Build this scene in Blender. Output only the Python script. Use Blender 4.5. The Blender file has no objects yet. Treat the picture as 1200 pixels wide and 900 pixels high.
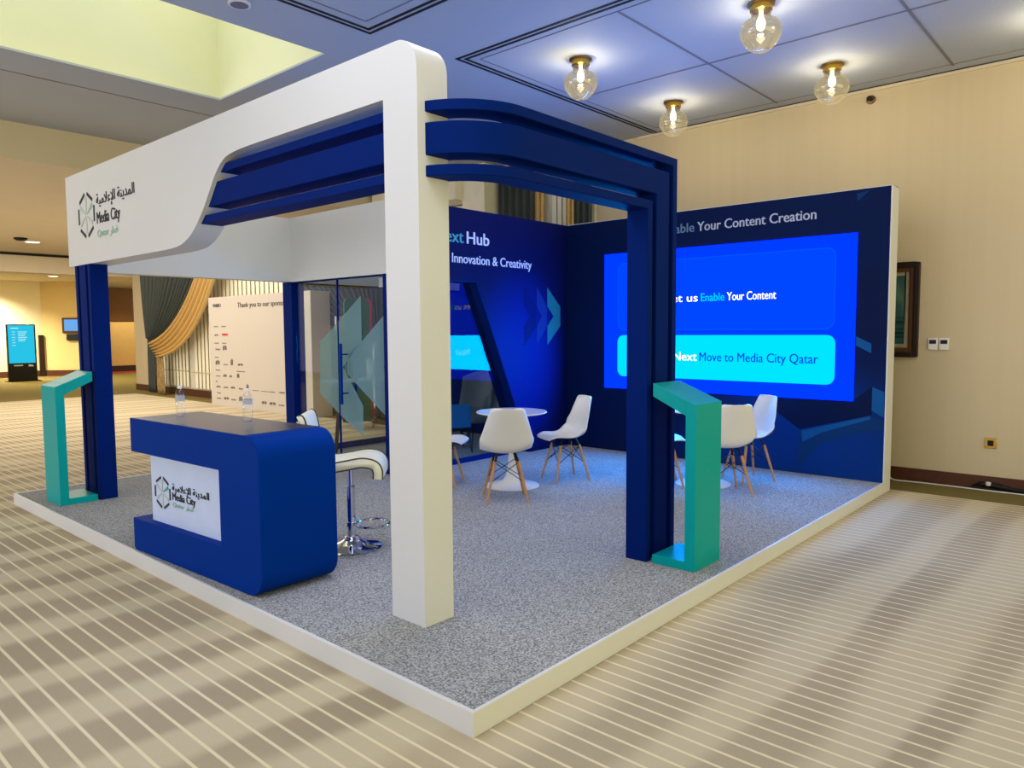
import bpy, bmesh, math, random
from mathutils import Vector, Matrix
random.seed(7)
PI = math.pi
sc = bpy.context.scene
COL = sc.collection

# ------------------------------------------------------------------ camera
cam_d = bpy.data.cameras.new('camera')
cam = bpy.data.objects.new('camera', cam_d)
COL.objects.link(cam)
yaw, pit, rol = 0.7262770, -0.0727249, -0.0066976
fw = Vector((math.cos(pit)*math.cos(yaw), math.cos(pit)*math.sin(yaw), math.sin(pit)))
rr = fw.cross(Vector((0, 0, 1))).normalized()
uu = rr.cross(fw)
r2 = math.cos(rol)*rr + math.sin(rol)*uu
u2 = -math.sin(rol)*rr + math.cos(rol)*uu
M = Matrix((r2, u2, -fw)).transposed().to_4x4()
M.translation = Vector((-1.96543, -1.96132, 1.6))
cam.matrix_world = M
cam_d.sensor_width = 36.0
cam_d.lens = 858.547*36/1200
cam_d.clip_end = 200
sc.camera = cam

# ------------------------------------------------------------------ view, world
sc.view_settings.view_transform = 'Standard'
sc.view_settings.look = 'None'
sc.view_settings.gamma = 1
sc.view_settings.use_curve_mapping = False
sc.view_settings.exposure = 0.0
try:
    sc.cycles.max_bounces = 8
    sc.cycles.diffuse_bounces = 4
    sc.cycles.transparent_max_bounces = 16
    sc.cycles.sample_clamp_indirect = 4.0
    sc.cycles.caustics_reflective = False
    sc.cycles.caustics_refractive = False
except Exception:
    pass

def lin(c):
    o = []
    for v in c[:3]:
        v = v/255.0
        o.append(v/12.92 if v <= 0.04045 else ((v+0.055)/1.055)**2.4)
    return (o[0], o[1], o[2], 1.0)

# the rest of the hall: cool daylight on the entrance side, warm lamps on the near side
W = bpy.data.worlds.new('hall_light')
sc.world = W
W.use_nodes = True
nt = W.node_tree
nt.nodes.clear()
def wn(t): return nt.nodes.new(t)
wo = wn('ShaderNodeOutputWorld'); bg = wn('ShaderNodeBackground'); tc = wn('ShaderNodeTexCoord'); sp = wn('ShaderNodeSeparateXYZ')
nt.links.new(tc.outputs['Generated'], sp.inputs[0])
def ramp_world(sock, a, b):
    m = wn('ShaderNodeMapRange'); m.inputs[1].default_value = a; m.inputs[2].default_value = b
    m.interpolation_type = 'SMOOTHSTEP'
    nt.links.new(sock, m.inputs[0]); return m.outputs[0]
fx = ramp_world(sp.outputs[0], 0.2, -1.0)
fy = ramp_world(sp.outputs[1], 0.2, -1.0)
def wmix(fac, a, b):
    m = wn('ShaderNodeMix'); m.data_type = 'RGBA'
    nt.links.new(fac, m.inputs[0])
    if isinstance(a, tuple): m.inputs[6].default_value = a
    else: nt.links.new(a, m.inputs[6])
    if isinstance(b, tuple): m.inputs[7].default_value = b
    else: nt.links.new(b, m.inputs[7])
    return m.outputs[2]
c1 = wmix(fx, (0.42, 0.38, 0.33, 1), (0.78, 0.82, 1.30, 1))
c2 = wmix(fy, c1, (2.25, 2.08, 0.92, 1))
nt.links.new(c2, bg.inputs[0]); bg.inputs[1].default_value = 1.0
nt.links.new(bg.outputs[0], wo.inputs[0])

def area(name, loc, sx, sy, power, color, rot=(0, 0, 0)):
    d = bpy.data.lights.new(name, 'AREA'); d.shape = 'RECTANGLE'; d.size = sx; d.size_y = sy
    d.energy = power; d.color = color
    o = bpy.data.objects.new(name, d); COL.objects.link(o); o.location = loc; o.rotation_euler = rot
    return o
def point(name, loc, power, color, r=0.05):
    d = bpy.data.lights.new(name, 'POINT'); d.energy = power; d.color = color; d.shadow_soft_size = r
    o = bpy.data.objects.new(name, d); COL.objects.link(o); o.location = loc; return o
def spot(name, loc, power, color, angle=110, blend=0.8, r=0.08):
    d = bpy.data.lights.new(name, 'SPOT'); d.energy = power; d.color = color; d.spot_size = math.radians(angle)
    d.spot_blend = blend; d.shadow_soft_size = r
    o = bpy.data.objects.new(name, d); COL.objects.link(o); o.location = loc; return o

area('skylight_daylight', (0.3, 4.83, 5.25), 3.4, 1.8, 29, (1.0, 1.0, 0.84))
area('coffer_light_front', (-1.2, 0.4, 4.05), 3.0, 3.0, 80, (0.88, 0.92, 1.0))
area('coffer_light_near', (3.4, -3.2, 4.05), 4.0, 2.0, 50, (1.0, 0.93, 0.80))
area('coffer_light_booth', (1.5, 1.9, 4.05), 1.6, 1.6, 50, (0.90, 0.92, 1.0))
area('screen_glow', (5.61, 1.77, 1.285), 0.5, 2.57, 125, (0.0, 0.30, 1.0), (0, PI/2, 0))
area('entrance_fill', (-8.5, 4.0, 1.9), 3.0, 9.0, 52, (0.72, 0.83, 1.0), (0, -PI/2, 0))  # added lamp out of view, lifts the left floor and ceiling
area('lobby_fill', (-8.5, 11.0, 1.9), 3.0, 8.0, 320, (1.0, 0.95, 0.88), (0, -PI/2, 0))  # unseen lamp added to brighten the lobby blinds and curtains
area('lobby_light_b', (3.0, 14.0, 3.62), 6.0, 9.0, 370, (1.0, 0.93, 0.80))
area('lobby_light_c', (6.5, 24.0, 3.5), 6.0, 4.0, 330, (1.0, 0.86, 0.52))

# ------------------------------------------------------------------ materials
MATS = {}
def mat(name, rgb, rough=0.5, metal=0.0, spec=0.35, noise=None, bump=None, coat=0.0, srgb=True):
    """plain surface with optional noise tint (scale, amount) and bump (scale, strength)"""
    if name in MATS: return MATS[name]
    m = bpy.data.materials.new(name); m.use_nodes = True
    n = m.node_tree; b = n.nodes['Principled BSDF']
    c = lin(rgb) if srgb else (*rgb, 1)
    b.inputs['Base Color'].default_value = c
    b.inputs['Roughness'].default_value = rough
    b.inputs['Metallic'].default_value = metal
    b.inputs['Specular IOR Level'].default_value = spec
    b.inputs['Coat Weight'].default_value = coat
    t = n.nodes.new('ShaderNodeTexCoord')
    ns = n.nodes.new('ShaderNodeTexNoise')
    sca, amt = noise if noise else (6.0, 0.04)
    ns.inputs['Scale'].default_value = sca
    ns.inputs['Detail'].default_value = 3
    n.links.new(t.outputs['Object'], ns.inputs['Vector'])
    mr = n.nodes.new('ShaderNodeMapRange')
    mr.inputs[1].default_value = 0.25; mr.inputs[2].default_value = 0.75
    mr.inputs[3].default_value = 1-amt; mr.inputs[4].default_value = 1+amt
    n.links.new(ns.outputs[0], mr.inputs[0])
    mx = n.nodes.new('ShaderNodeMix'); mx.data_type = 'RGBA'; mx.blend_type = 'MULTIPLY'
    mx.inputs[0].default_value = 1
    mx.inputs[6].default_value = c
    n.links.new(mr.outputs[0], mx.inputs[7])
    n.links.new(mx.outputs[2], b.inputs['Base Color'])
    if bump:
        nb = n.nodes.new('ShaderNodeTexNoise'); nb.inputs['Scale'].default_value = bump[0]; nb.inputs['Detail'].default_value = 2
        n.links.new(t.outputs['Object'], nb.inputs['Vector'])
        bp = n.nodes.new('ShaderNodeBump'); bp.inputs['Strength'].default_value = bump[1]; bp.inputs['Distance'].default_value = 0.01
        n.links.new(nb.outputs[0], bp.inputs['Height']); n.links.new(bp.outputs[0], b.inputs['Normal'])
    MATS[name] = m
    return m

def emis(name, col, strength):
    if name in MATS: return MATS[name]
    m = bpy.data.materials.new(name); m.use_nodes = True
    n = m.node_tree; b = n.nodes['Principled BSDF']
    b.inputs['Base Color'].default_value = (0, 0, 0, 1)
    b.inputs['Roughness'].default_value = 0.6; b.inputs['Specular IOR Level'].default_value = 0.0
    b.inputs['Emission Color'].default_value = (*col, 1)
    b.inputs['Emission Strength'].default_value = strength
    MATS[name] = m
    return m

def glass(name, tint=(0.95, 0.98, 0.97), f0=0.04, refl=(1, 1, 1), rough=0.0, milk=0.0):
    if name in MATS: return MATS[name]
    m = bpy.data.materials.new(name); m.use_nodes = True
    n = m.node_tree; n.nodes.clear()
    o = n.nodes.new('ShaderNodeOutputMaterial'); mx = n.nodes.new('ShaderNodeMixShader')
    tr = n.nodes.new('ShaderNodeBsdfTransparent'); gl = n.nodes.new('ShaderNodeBsdfGlossy'); fr = n.nodes.new('ShaderNodeFresnel')
    tr.inputs[0].default_value = (*tint, 1); gl.inputs[0].default_value = (*refl, 1); gl.inputs['Roughness'].default_value = rough
    n.nodes.remove(fr); lw = n.nodes.new('ShaderNodeLayerWeight'); lw.inputs['Blend'].default_value = 0.5
    p5 = n.nodes.new('ShaderNodeMath'); p5.operation = 'POWER'; p5.inputs[1].default_value = 5.0
    n.links.new(lw.outputs['Facing'], p5.inputs[0])
    ma = n.nodes.new('ShaderNodeMath'); ma.operation = 'MULTIPLY_ADD'; ma.inputs[1].default_value = 1-f0; ma.inputs[2].default_value = f0
    n.links.new(p5.outputs[0], ma.inputs[0]); n.links.new(ma.outputs[0], mx.inputs[0]); n.links.new(tr.outputs[0], mx.inputs[1]); n.links.new(gl.outputs[0], mx.inputs[2])
    if milk:
        tl = n.nodes.new('ShaderNodeBsdfTranslucent'); tl.inputs[0].default_value = lin((226, 214, 180)); m2 = n.nodes.new('ShaderNodeMixShader')
        m2.inputs[0].default_value = milk
        n.links.new(mx.outputs[0], m2.inputs[1]); n.links.new(tl.outputs[0], m2.inputs[2]); n.links.new(m2.outputs[0], o.inputs[0])
    else: n.links.new(mx.outputs[0], o.inputs[0])
    MATS[name] = m
    return m

def film(name, rgb, clear):
    """frosted film: diffuse and translucent, part of the light straight through"""
    m = bpy.data.materials.new(name); m.use_nodes = True
    n = m.node_tree; n.nodes.clear()
    o = n.nodes.new('ShaderNodeOutputMaterial'); mx = n.nodes.new('ShaderNodeMixShader'); ad = n.nodes.new('ShaderNodeMixShader')
    tr = n.nodes.new('ShaderNodeBsdfTransparent'); df = n.nodes.new('ShaderNodeBsdfDiffuse'); tl = n.nodes.new('ShaderNodeBsdfTranslucent')
    df.inputs[0].default_value = lin(rgb); tl.inputs[0].default_value = lin(rgb)
    tr.inputs[0].default_value = (0.92, 1.0, 0.97, 1)
    mx.inputs[0].default_value = clear; ad.inputs[0].default_value = 0.5
    n.links.new(df.outputs[0], ad.inputs[1]); n.links.new(tl.outputs[0], ad.inputs[2])
    n.links.new(ad.outputs[0], mx.inputs[1]); n.links.new(tr.outputs[0], mx.inputs[2]); n.links.new(mx.outputs[0], o.inputs[0])
    return m

class G:  # tiny node-graph helper for the patterned surfaces
    def __init__(s, name, rough=0.9, spec=0.2):
        s.m = bpy.data.materials.new(name); s.m.use_nodes = True; s.n = s.m.node_tree; s.b = s.n.nodes['Principled BSDF']
        s.b.inputs['Roughness'].default_value = rough; s.b.inputs['Specular IOR Level'].default_value = spec
        s.t = s.n.nodes.new('ShaderNodeTexCoord'); s.s = s.n.nodes.new('ShaderNodeSeparateXYZ')
        s.n.links.new(s.t.outputs['Object'], s.s.inputs[0]); s.x, s.y, s.z = s.s.outputs
    def put(s, sock, v):
        if isinstance(v, (int, float)): sock.default_value = v
        elif isinstance(v, tuple): sock.default_value = v
        else: s.n.links.new(v, sock)
    def math(s, op, a, b=0.0, c=0.0):
        k = s.n.nodes.new('ShaderNodeMath'); k.operation = op
        s.put(k.inputs[0], a); s.put(k.inputs[1], b); s.put(k.inputs[2], c); return k.outputs[0]
    def step(s, v, a, b):
        k = s.n.nodes.new('ShaderNodeMapRange'); k.interpolation_type = 'SMOOTHSTEP'
        s.put(k.inputs[0], v); k.inputs[1].default_value = a; k.inputs[2].default_value = b; return k.outputs[0]
    def mix(s, f, a, b, mode='MIX'):
        k = s.n.nodes.new('ShaderNodeMix'); k.data_type = 'RGBA'; k.blend_type = mode
        s.put(k.inputs[0], f); s.put(k.inputs[6], a); s.put(k.inputs[7], b); return k.outputs[2]
    def noise(s, scale, detail=2.0, stretch=None):
        k = s.n.nodes.new('ShaderNodeTexNoise'); k.inputs['Scale'].default_value = scale; k.inputs['Detail'].default_value = detail
        if stretch:
            mp = s.n.nodes.new('ShaderNodeMapping'); mp.inputs['Scale'].default_value = stretch
            s.n.links.new(s.t.outputs['Object'], mp.inputs[0]); s.n.links.new(mp.outputs[0], k.inputs['Vector'])
        else: s.n.links.new(s.t.outputs['Object'], k.inputs['Vector'])
        return k.outputs[0]
    def base(s, c): s.put(s.b.inputs['Base Color'], c); return s.m
    def bump(s, h, st, d=0.01):
        k = s.n.nodes.new('ShaderNodeBump'); k.inputs['Strength'].default_value = st; k.inputs['Distance'].default_value = d
        s.n.links.new(h, k.inputs['Height']); s.n.links.new(k.outputs[0], s.b.inputs['Normal'])

# hall carpet: thin pale pinstripes along Y, broad soft darker and paler bands along X, olive border at the walls
g = G('hall_carpet', 0.95, 0.1)
ph = g.math('FRACT', g.math('DIVIDE', g.math('ADD', g.x, 20.0405), 0.0905))
st = g.math('ABSOLUTE', g.math('SUBTRACT', ph, 0.5))
stripe = g.math('SUBTRACT', 1.0, g.step(st, 0.05, 0.10))
wob = g.math('MULTIPLY', g.math('SUBTRACT', g.noise(0.9, 2.0, (0.18, 1.0, 1.0)), 0.5), 1.3)
band = g.math('SINE', g.math('MULTIPLY', g.math('ADD', g.math('ADD', g.y, wob), g.math('MULTIPLY', g.x, 0.06)), 2*PI/0.58))
band = g.step(band, -0.75, 0.6)
patch = g.step(g.noise(0.7, 2.0), 0.35, 0.65)
col = g.mix(band, lin((160, 143, 120)), lin((202, 187, 158)))
col = g.mix(g.math('MULTIPLY', patch, 0.35), col, lin((200, 184, 152)))
col = g.mix(stripe, col, lin((236, 224, 188)))
fib = g.noise(260.0, 1.0)
col = g.mix(0.22, col, g.mix(fib, lin((120, 108, 84)), lin((235, 225, 200))))
bx = g.step(g.x, 5.90, 5.92); by = g.step(g.y, 18.40, 18.45)
bord = g.math('MAXIMUM', bx, by)
col = g.mix(bord, col, g.mix(fib, lin((104, 92, 52)), lin((128, 114, 68))))
M_FLOOR = g.base(col); g.bump(fib, 0.25)

g = G('platform_carpet', 0.95, 0.1)
fn = g.noise(105.0, 2.5); fl = g.noise(3.0, 2.0)
col = g.mix(g.step(fn, 0.3, 0.7), lin((88, 88, 90)), lin((200, 200, 200)))
col = g.mix(0.25, col, g.mix(fl, lin((120, 120, 118)), lin((160, 160, 156))))
M_DECK = g.base(col); g.bump(fn, 0.4)

g = G('wall_paper', 0.85, 0.2)
v = g.noise(9.0, 2.0, (1.0, 1.0, 0.03))
M_WALL = g.base(g.mix(v, lin((202, 184, 150)), lin((211, 194, 160))))
M_WALLFAR = mat('lobby_wall', (236, 220, 184), 0.8, noise=(1.5, 0.03))
M_WALLOCHRE = mat('lobby_wall_ochre', (220, 192, 132), 0.8, noise=(1.5, 0.03))
M_CEIL = mat('ceiling_paint', (172, 178, 190), 0.75, noise=(2.0, 0.02))
M_SOFF = mat('soffit_paint', (216, 202, 178), 0.75, noise=(2.0, 0.02))
M_WELL = mat('skylight_plaster', (228, 230, 200), 0.8, noise=(2.0, 0.02))
M_GROOVE = mat('shadow_gap', (20, 20, 26), 0.8)
M_GROOVE2 = mat('ceiling_joint', (120, 120, 130), 0.8)
M_WHITE = mat('white_laminate', (216, 216, 218), 0.45, noise=(2, 0.015))
M_NAVY = mat('navy_laminate', (0, 31, 106), 0.6, spec=0.04, noise=(3, 0.03))
M_COUNTER = mat('royal_blue_laminate', (0, 48, 140), 0.5, spec=0.02, noise=(3, 0.03))
M_TEAL = mat('teal_laminate', (0, 160, 162), 0.33, spec=0.12, noise=(3, 0.03))
M_INK = mat('dark_ink', (26, 30, 44), 0.5)
M_INKG = mat('sage_ink', (150, 186, 172), 0.5)
M_INKT = mat('green_ink', (44, 150, 130), 0.5)
M_INKP = mat('pale_grey_ink', (188, 196, 190), 0.5)
M_WOOD = mat('beech_wood', (190, 138, 92), 0.45, noise=(30, 0.15))
M_PLASTIC = mat('white_plastic', (232, 228, 222), 0.35, noise=(2, 0.01))
M_BLACK = mat('black_metal', (14, 14, 16), 0.4, metal=0.3)
M_CHROME = mat('chrome', (215, 215, 220), 0.07, metal=1.0, noise=(2, 0.005))
M_BRASS = mat('brass', (226, 178, 80), 0.25, metal=1.0)
M_LEATHER = mat('white_leatherette', (232, 228, 206), 0.4, bump=(60, 0.05))
M_PIPING = mat('olive_piping', (70, 66, 40), 0.5)
M_DKWOOD = mat('dark_wood', (84, 46, 26), 0.45, noise=(12, 0.15))
M_DKGREEN = mat('charcoal_velvet', (62, 68, 66), 0.8, noise=(20, 0.12))
M_GOLD = mat('gold_satin', (204, 168, 104), 0.5, noise=(25, 0.10))
M_BLIND = mat('cream_blind', (244, 238, 214), 0.7, noise=(12, 0.03))
M_SCREENBLK = mat('black_glass_panel', (10, 12, 16), 0.15)
M_GREYFAB = mat('grey_fabric', (136, 140, 146), 0.9, noise=(60, 0.1))
M_BLUEFAB = mat('blue_fabric', (40, 120, 190), 0.85, noise=(60, 0.08))
M_GREENFAB = mat('green_fabric', (44, 112, 88), 0.85, noise=(40, 0.06))
M_REDFAB = mat('red_fabric', (206, 66, 66), 0.85, noise=(40, 0.06))
M_BOARD = mat('sponsor_board_print', (206, 196, 184), 0.6, noise=(2, 0.01))
M_PALEPRINT = mat('lavender_white_print', (196, 212, 248), 0.5)
M_TEXTW = mat('white_print', (206, 214, 246), 0.5)
M_TEXTG = mat('soft_white_print', (186, 196, 224), 0.5)
M_TEXTT = mat('teal_print', (64, 152, 172), 0.5)
M_TEXTM = mat('muted_blue_print', (104, 140, 176), 0.5)
GLASS = glass('clear_glass', tint=(0.97, 0.99, 0.985), f0=0.015)
GLASSW = glass('window_glass', tint=(0.72, 0.80, 0.84), f0=0.035)
SMOKE = glass('smoked_glass', tint=(0.56, 0.54, 0.48), f0=0.10, milk=0.016)
PET = glass('clear_plastic', tint=(0.93, 0.95, 0.99), f0=0.06)
FROST = film('frosted_film', (176, 206, 200), 0.55)

# LED screen
E_SCR = emis('screen_blue', (0.0, 0.0137, 0.95), 3.5)
E_CARD = emis('screen_card_blue', (0.0, 0.0183, 1.0), 3.5)
E_EDGE = emis('screen_card_edge', (0.0, 0.030, 1.0), 3.5)
E_CYAN = emis('screen_cyan', (0.0, 0.33, 1.0), 2.4)
E_TWHITE = emis('screen_white', (1.0, 1.0, 1.0), 1.6)
E_TCYAN = emis('screen_text_cyan', (0.0, 0.75, 1.3), 1.0)
E_TBLUE = emis('screen_text_blue', (0.0, 0.06, 0.55), 1.0)
E_BULB = emis('bulb_glow', (1.0, 0.86, 0.55), 14.0)
E_DOWN = emis('downlight_glow', (1.0, 0.90, 0.70), 6.0)
E_KIOSK = emis('kiosk_cyan', (0.02, 0.50, 0.72), 1.1)
E_KTEXT = emis('kiosk_white', (0.7, 0.95, 1.0), 1.1)
E_MON = emis('monitor_blue', (0.16, 0.42, 0.85), 1.0)

# hub wall print: navy with a royal blue patch in the middle of the artwork
def radial(g, parts):
    s = 0.0
    for (sock, c0, w) in parts:
        s = g.math('ADD', s, g.math('POWER', g.math('ABSOLUTE', g.math('DIVIDE', g.math('SUBTRACT', sock, c0), w)), 2.0))
    return g.math('SUBTRACT', 1.0, g.step(s, 0.0, 1.0))
g = G('hub_wall_print', 0.6, 0.1)
f = radial(g, [(g.x, 4.75, 0.95), (g.z, 1.25, 1.25)])
M_HUB = g.base(g.mix(f, lin((0, 11, 70)), lin((0, 22, 124))))
g = G('screen_wall_print', 0.6, 0.1)
f = radial(g, [(g.y, 0.75, 1.7), (g.z, 0.1, 1.3)])
M_SCRWALL = g.base(g.mix(f, lin((0, 22, 72)), lin((0, 50, 130))))
M_HEXA = mat('hexagon_print_dark', (2, 20, 64), 0.6, spec=0.1)
M_HEXB = mat('hexagon_print_blue', (14, 84, 146), 0.6, spec=0.1)
M_HEXC = mat('hexagon_print_mid', (8, 52, 108), 0.6, spec=0.1)
M_CHEV1 = mat('chevron_print_faint', (0, 16, 92), 0.6, spec=0.1)
M_CHEV2 = mat('chevron_print_blue', (14, 46, 124), 0.6, spec=0.1)
M_CHEV3 = mat('chevron_print_teal', (26, 112, 128), 0.6, spec=0.1)

# ------------------------------------------------------------------ mesh helpers
class MB:
    def __init__(s): s.bm = bmesh.new()
    def quad(s, *p):
        s.bm.faces.new([s.bm.verts.new(v) for v in p]); return s
    def box(s, x0, x1, y0, y1, z0, z1):
        v = [s.bm.verts.new((x, y, z)) for z in (z0, z1) for (x, y) in ((x0, y0), (x1, y0), (x1, y1), (x0, y1))]
        for f in ((3, 2, 1, 0), (4, 5, 6, 7), (0, 1, 5, 4), (1, 2, 6, 5), (2, 3, 7, 6), (3, 0, 4, 7)):
            s.bm.faces.new([v[i] for i in f])
        return s
    def prism(s, pts, axis, a, b):
        """extrude a 2D outline: axis X -> pts are (y,z), Y -> (x,z), Z -> (x,y)"""
        def P(p, c): return {'X': (c, p[0], p[1]), 'Y': (p[0], c, p[1]), 'Z': (p[0], p[1], c)}[axis]
        A = [s.bm.verts.new(P(p, a)) for p in pts]; B = [s.bm.verts.new(P(p, b)) for p in pts]
        n = len(pts)
        s.bm.faces.new(A); s.bm.faces.new(B[::-1])
        for i in range(n): s.bm.faces.new((A[i], B[i], B[(i+1) % n], A[(i+1) % n]))
        return s
    def loft(s, rings, cap=True, close=True):
        R = [[s.bm.verts.new(p) for p in r] for r in rings]
        n = len(R[0])
        for a, b in zip(R, R[1:]):
            for i in range(n if close else n-1): s.bm.faces.new((a[i], a[(i+1) % n], b[(i+1) % n], b[i]))
        if cap and close:
            s.bm.faces.new(R[0][::-1]); s.bm.faces.new(R[-1])
        return s
    def lathe(s, prof, c=(0, 0, 0), n=32, cap=True):
        return s.loft([[(c[0]+r*math.cos(2*PI*i/n), c[1]+r*math.sin(2*PI*i/n), c[2]+z) for i in range(n)] for r, z in prof], cap)
    def tube(s, path, rad, n=10, closed=False):
        P = [Vector(p) for p in path]; m = len(P); rings = []
        up = None
        for i in range(m):
            if closed: d = (P[(i+1) % m]-P[i-1]).normalized()
            else: d = (P[min(i+1, m-1)]-P[max(i-1, 0)]).normalized()
            if up is None:
                up = Vector((0, 0, 1)) if abs(d.z) < 0.9 else Vector((1, 0, 0))
            x = d.cross(up).normalized(); y = x.cross(d).normalized(); up = y
            r = rad[i] if isinstance(rad, (list, tuple)) else rad
            rings.append([P[i]+r*(math.cos(2*PI*k/n)*x+math.sin(2*PI*k/n)*y) for k in range(n)])
        if closed: rings.append(rings[0]); return s.loft(rings, False)
        return s.loft(rings)
    def grid(s, fn, nu, nv):
        V = [[s.bm.verts.new(fn(i/nu, j/nv)) for j in range(nv+1)] for i in range(nu+1)]
        for i in range(nu):
            for j in range(nv): s.bm.faces.new((V[i][j], V[i+1][j], V[i+1][j+1], V[i][j+1]))
        return s
    def build(s, name, m, parent=None, bevel=0.0, smooth=True, angle=35, solid=0.0, seg=2, origin=None):
        if bevel:
            bmesh.ops.remove_doubles(s.bm, verts=s.bm.verts, dist=1e-5)
        bmesh.ops.recalc_face_normals(s.bm, faces=s.bm.faces)
        me = bpy.data.meshes.new(name); s.bm.to_mesh(me); s.bm.free()
        me.materials.append(m)
        if smooth:
            me.shade_smooth(); me.set_sharp_from_angle(angle=math.radians(angle))
        o = bpy.data.objects.new(name, me); COL.objects.link(o)
        if parent is not None:
            o.parent = parent
            if parent.type == 'EMPTY': o.matrix_parent_inverse = Matrix.Translation(-parent.location)
        if solid:
            md = o.modifiers.new('thickness', 'SOLIDIFY'); md.thickness = solid; md.offset = 0
        if bevel:
            md = o.modifiers.new('bevel', 'BEVEL'); md.width = bevel; md.segments = seg; md.limit_method = 'ANGLE'; md.angle_limit = math.radians(40)
        return o

def tag(o, label=None, cat=None, group=None, kind=None):
    if label: o['label'] = label
    if cat: o['category'] = cat
    if group: o['group'] = group
    if kind: o['kind'] = kind
    return o
def thing(name, label, cat, loc=(0, 0, 0), group=None):
    o = bpy.data.objects.new(name, None); COL.objects.link(o); o.location = loc; o.empty_display_size = 0.1
    return tag(o, label, cat, group)
def struct(name, mb, m, bevel=0.0, smooth=False):
    return tag(mb.build(name, m, None, bevel, smooth), kind='structure')
def copy_thing(root, loc, rz=0.0, label=None):
    r = root.copy(); COL.objects.link(r); r.location = loc; r.rotation_euler = (0, 0, rz)
    if label: r['label'] = label
    for ch in [o for o in ALL() if o.parent == root]:
        c = ch.copy(); COL.objects.link(c); c.parent = r
        for gch in [o for o in ALL() if o.parent == ch]:
            d = gch.copy(); COL.objects.link(d); d.parent = c
    return r
def ALL(): return list(COL.objects)

def text(name, s, m, parent, origin, R, U, cap, width=None, depth=0.003, bold=0.0, spacing=1.0, align='L'):
    """lettering as a thin solid; R, U are the reading and up directions; cap = height of a capital, width = total length"""
    cu = bpy.data.curves.new(name, 'FONT'); cu.body = s; cu.size = 1.0; cu.extrude = 0.0;  cu.resolution_u = 3
    cu.space_character = spacing
    o = bpy.data.objects.new(name, cu); COL.objects.link(o)
    dg = bpy.context.evaluated_depsgraph_get(); dg.update()
    me = bpy.data.meshes.new_from_object(o.evaluated_get(dg)); COL.objects.unlink(o); bpy.data.objects.remove(o)
    xs = [v.co.x for v in me.vertices]
    if not xs: return None
    x0, x1 = min(xs), max(xs)
    ky = cap/0.71
    kx = width/(x1-x0) if width else ky
    R = Vector(R); U = Vector(U); N = R.cross(U)
    org = Vector(origin)
    bm = bmesh.new(); bm.from_mesh(me); bpy.data.meshes.remove(me)
    off = x0 if align == 'L' else (x1 if align == 'R' else (x0+x1)/2)
    for v in bm.verts:
        v.co = org + R*((v.co.x-off)*kx) + U*(v.co.y*ky) + N*0.0012
    if bold:   # heavier weight: the same outlines printed side by side
        src = list(bm.faces); b_ = bold*0.9*max(kx, ky)
        for du in (-b_, b_):
            dd = bmesh.ops.duplicate(bm, geom=src)
            for e in dd['geom']:
                if isinstance(e, bmesh.types.BMVert): e.co += R*du+N*(0.00002 if du > 0 else 0.00004)
    ext = bmesh.ops.extrude_face_region(bm, geom=list(bm.faces))
    for e in ext['geom']:
        if isinstance(e, bmesh.types.BMVert): e.co += N*depth
    bmesh.ops.recalc_face_normals(bm, faces=bm.faces)
    me = bpy.data.meshes.new(name); bm.to_mesh(me); bm.free(); me.materials.append(m)
    o = bpy.data.objects.new(name, me); COL.objects.link(o); o.parent = parent
    if parent.type == 'EMPTY': o.matrix_parent_inverse = Matrix.Translation(-parent.location)
    return o

def plate(polys, org, R, U, t0, t1):
    """thin flat outlines standing off a surface, given in (u, v) along R and U"""
    R = Vector(R); U = Vector(U); N = R.cross(U); org = Vector(org); mb = MB()
    for pts in polys:
        a = [mb.bm.verts.new(org+R*p[0]+U*p[1]+N*t0) for p in pts]; b = [mb.bm.verts.new(org+R*p[0]+U*p[1]+N*t1) for p in pts]
        n = len(pts); mb.bm.faces.new(a[::-1]); mb.bm.faces.new(b)
        for i in range(n): mb.bm.faces.new((a[i], a[(i+1) % n], b[(i+1) % n], b[i]))
    return mb
def rrect(u0, u1, v0, v1, r, n=6):
    out = []
    for cx, cy, a0 in ((u1-r, v1-r, 0), (u0+r, v1-r, PI/2), (u0+r, v0+r, PI), (u1-r, v0+r, 1.5*PI)):
        for k in range(n+1):
            a = a0+k*PI/2/n; out.append((cx+r*math.cos(a), cy+r*math.sin(a)))
    return out
def catmull(P, n=8):
    out = []
    Q = [P[0]]+list(P)+[P[-1]]
    for i in range(1, len(Q)-2):
        for k in range(n):
            t = k/n; p0, p1, p2, p3 = [Vector(q) for q in Q[i-1:i+3]]
            out.append(tuple(0.5*((2*p1)+(p2-p0)*t+(2*p0-5*p1+4*p2-p3)*t*t+(3*p1-p0-3*p2+p3)*t**3)))
    out.append(tuple(P[-1])); return out

NEGX = ((0, -1, 0), (0, 0, 1))   # reading direction on faces that look towards -X
NEGY = ((1, 0, 0), (0, 0, 1))    # and towards -Y
H = 0.102                        # top of the exhibition platform

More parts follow.
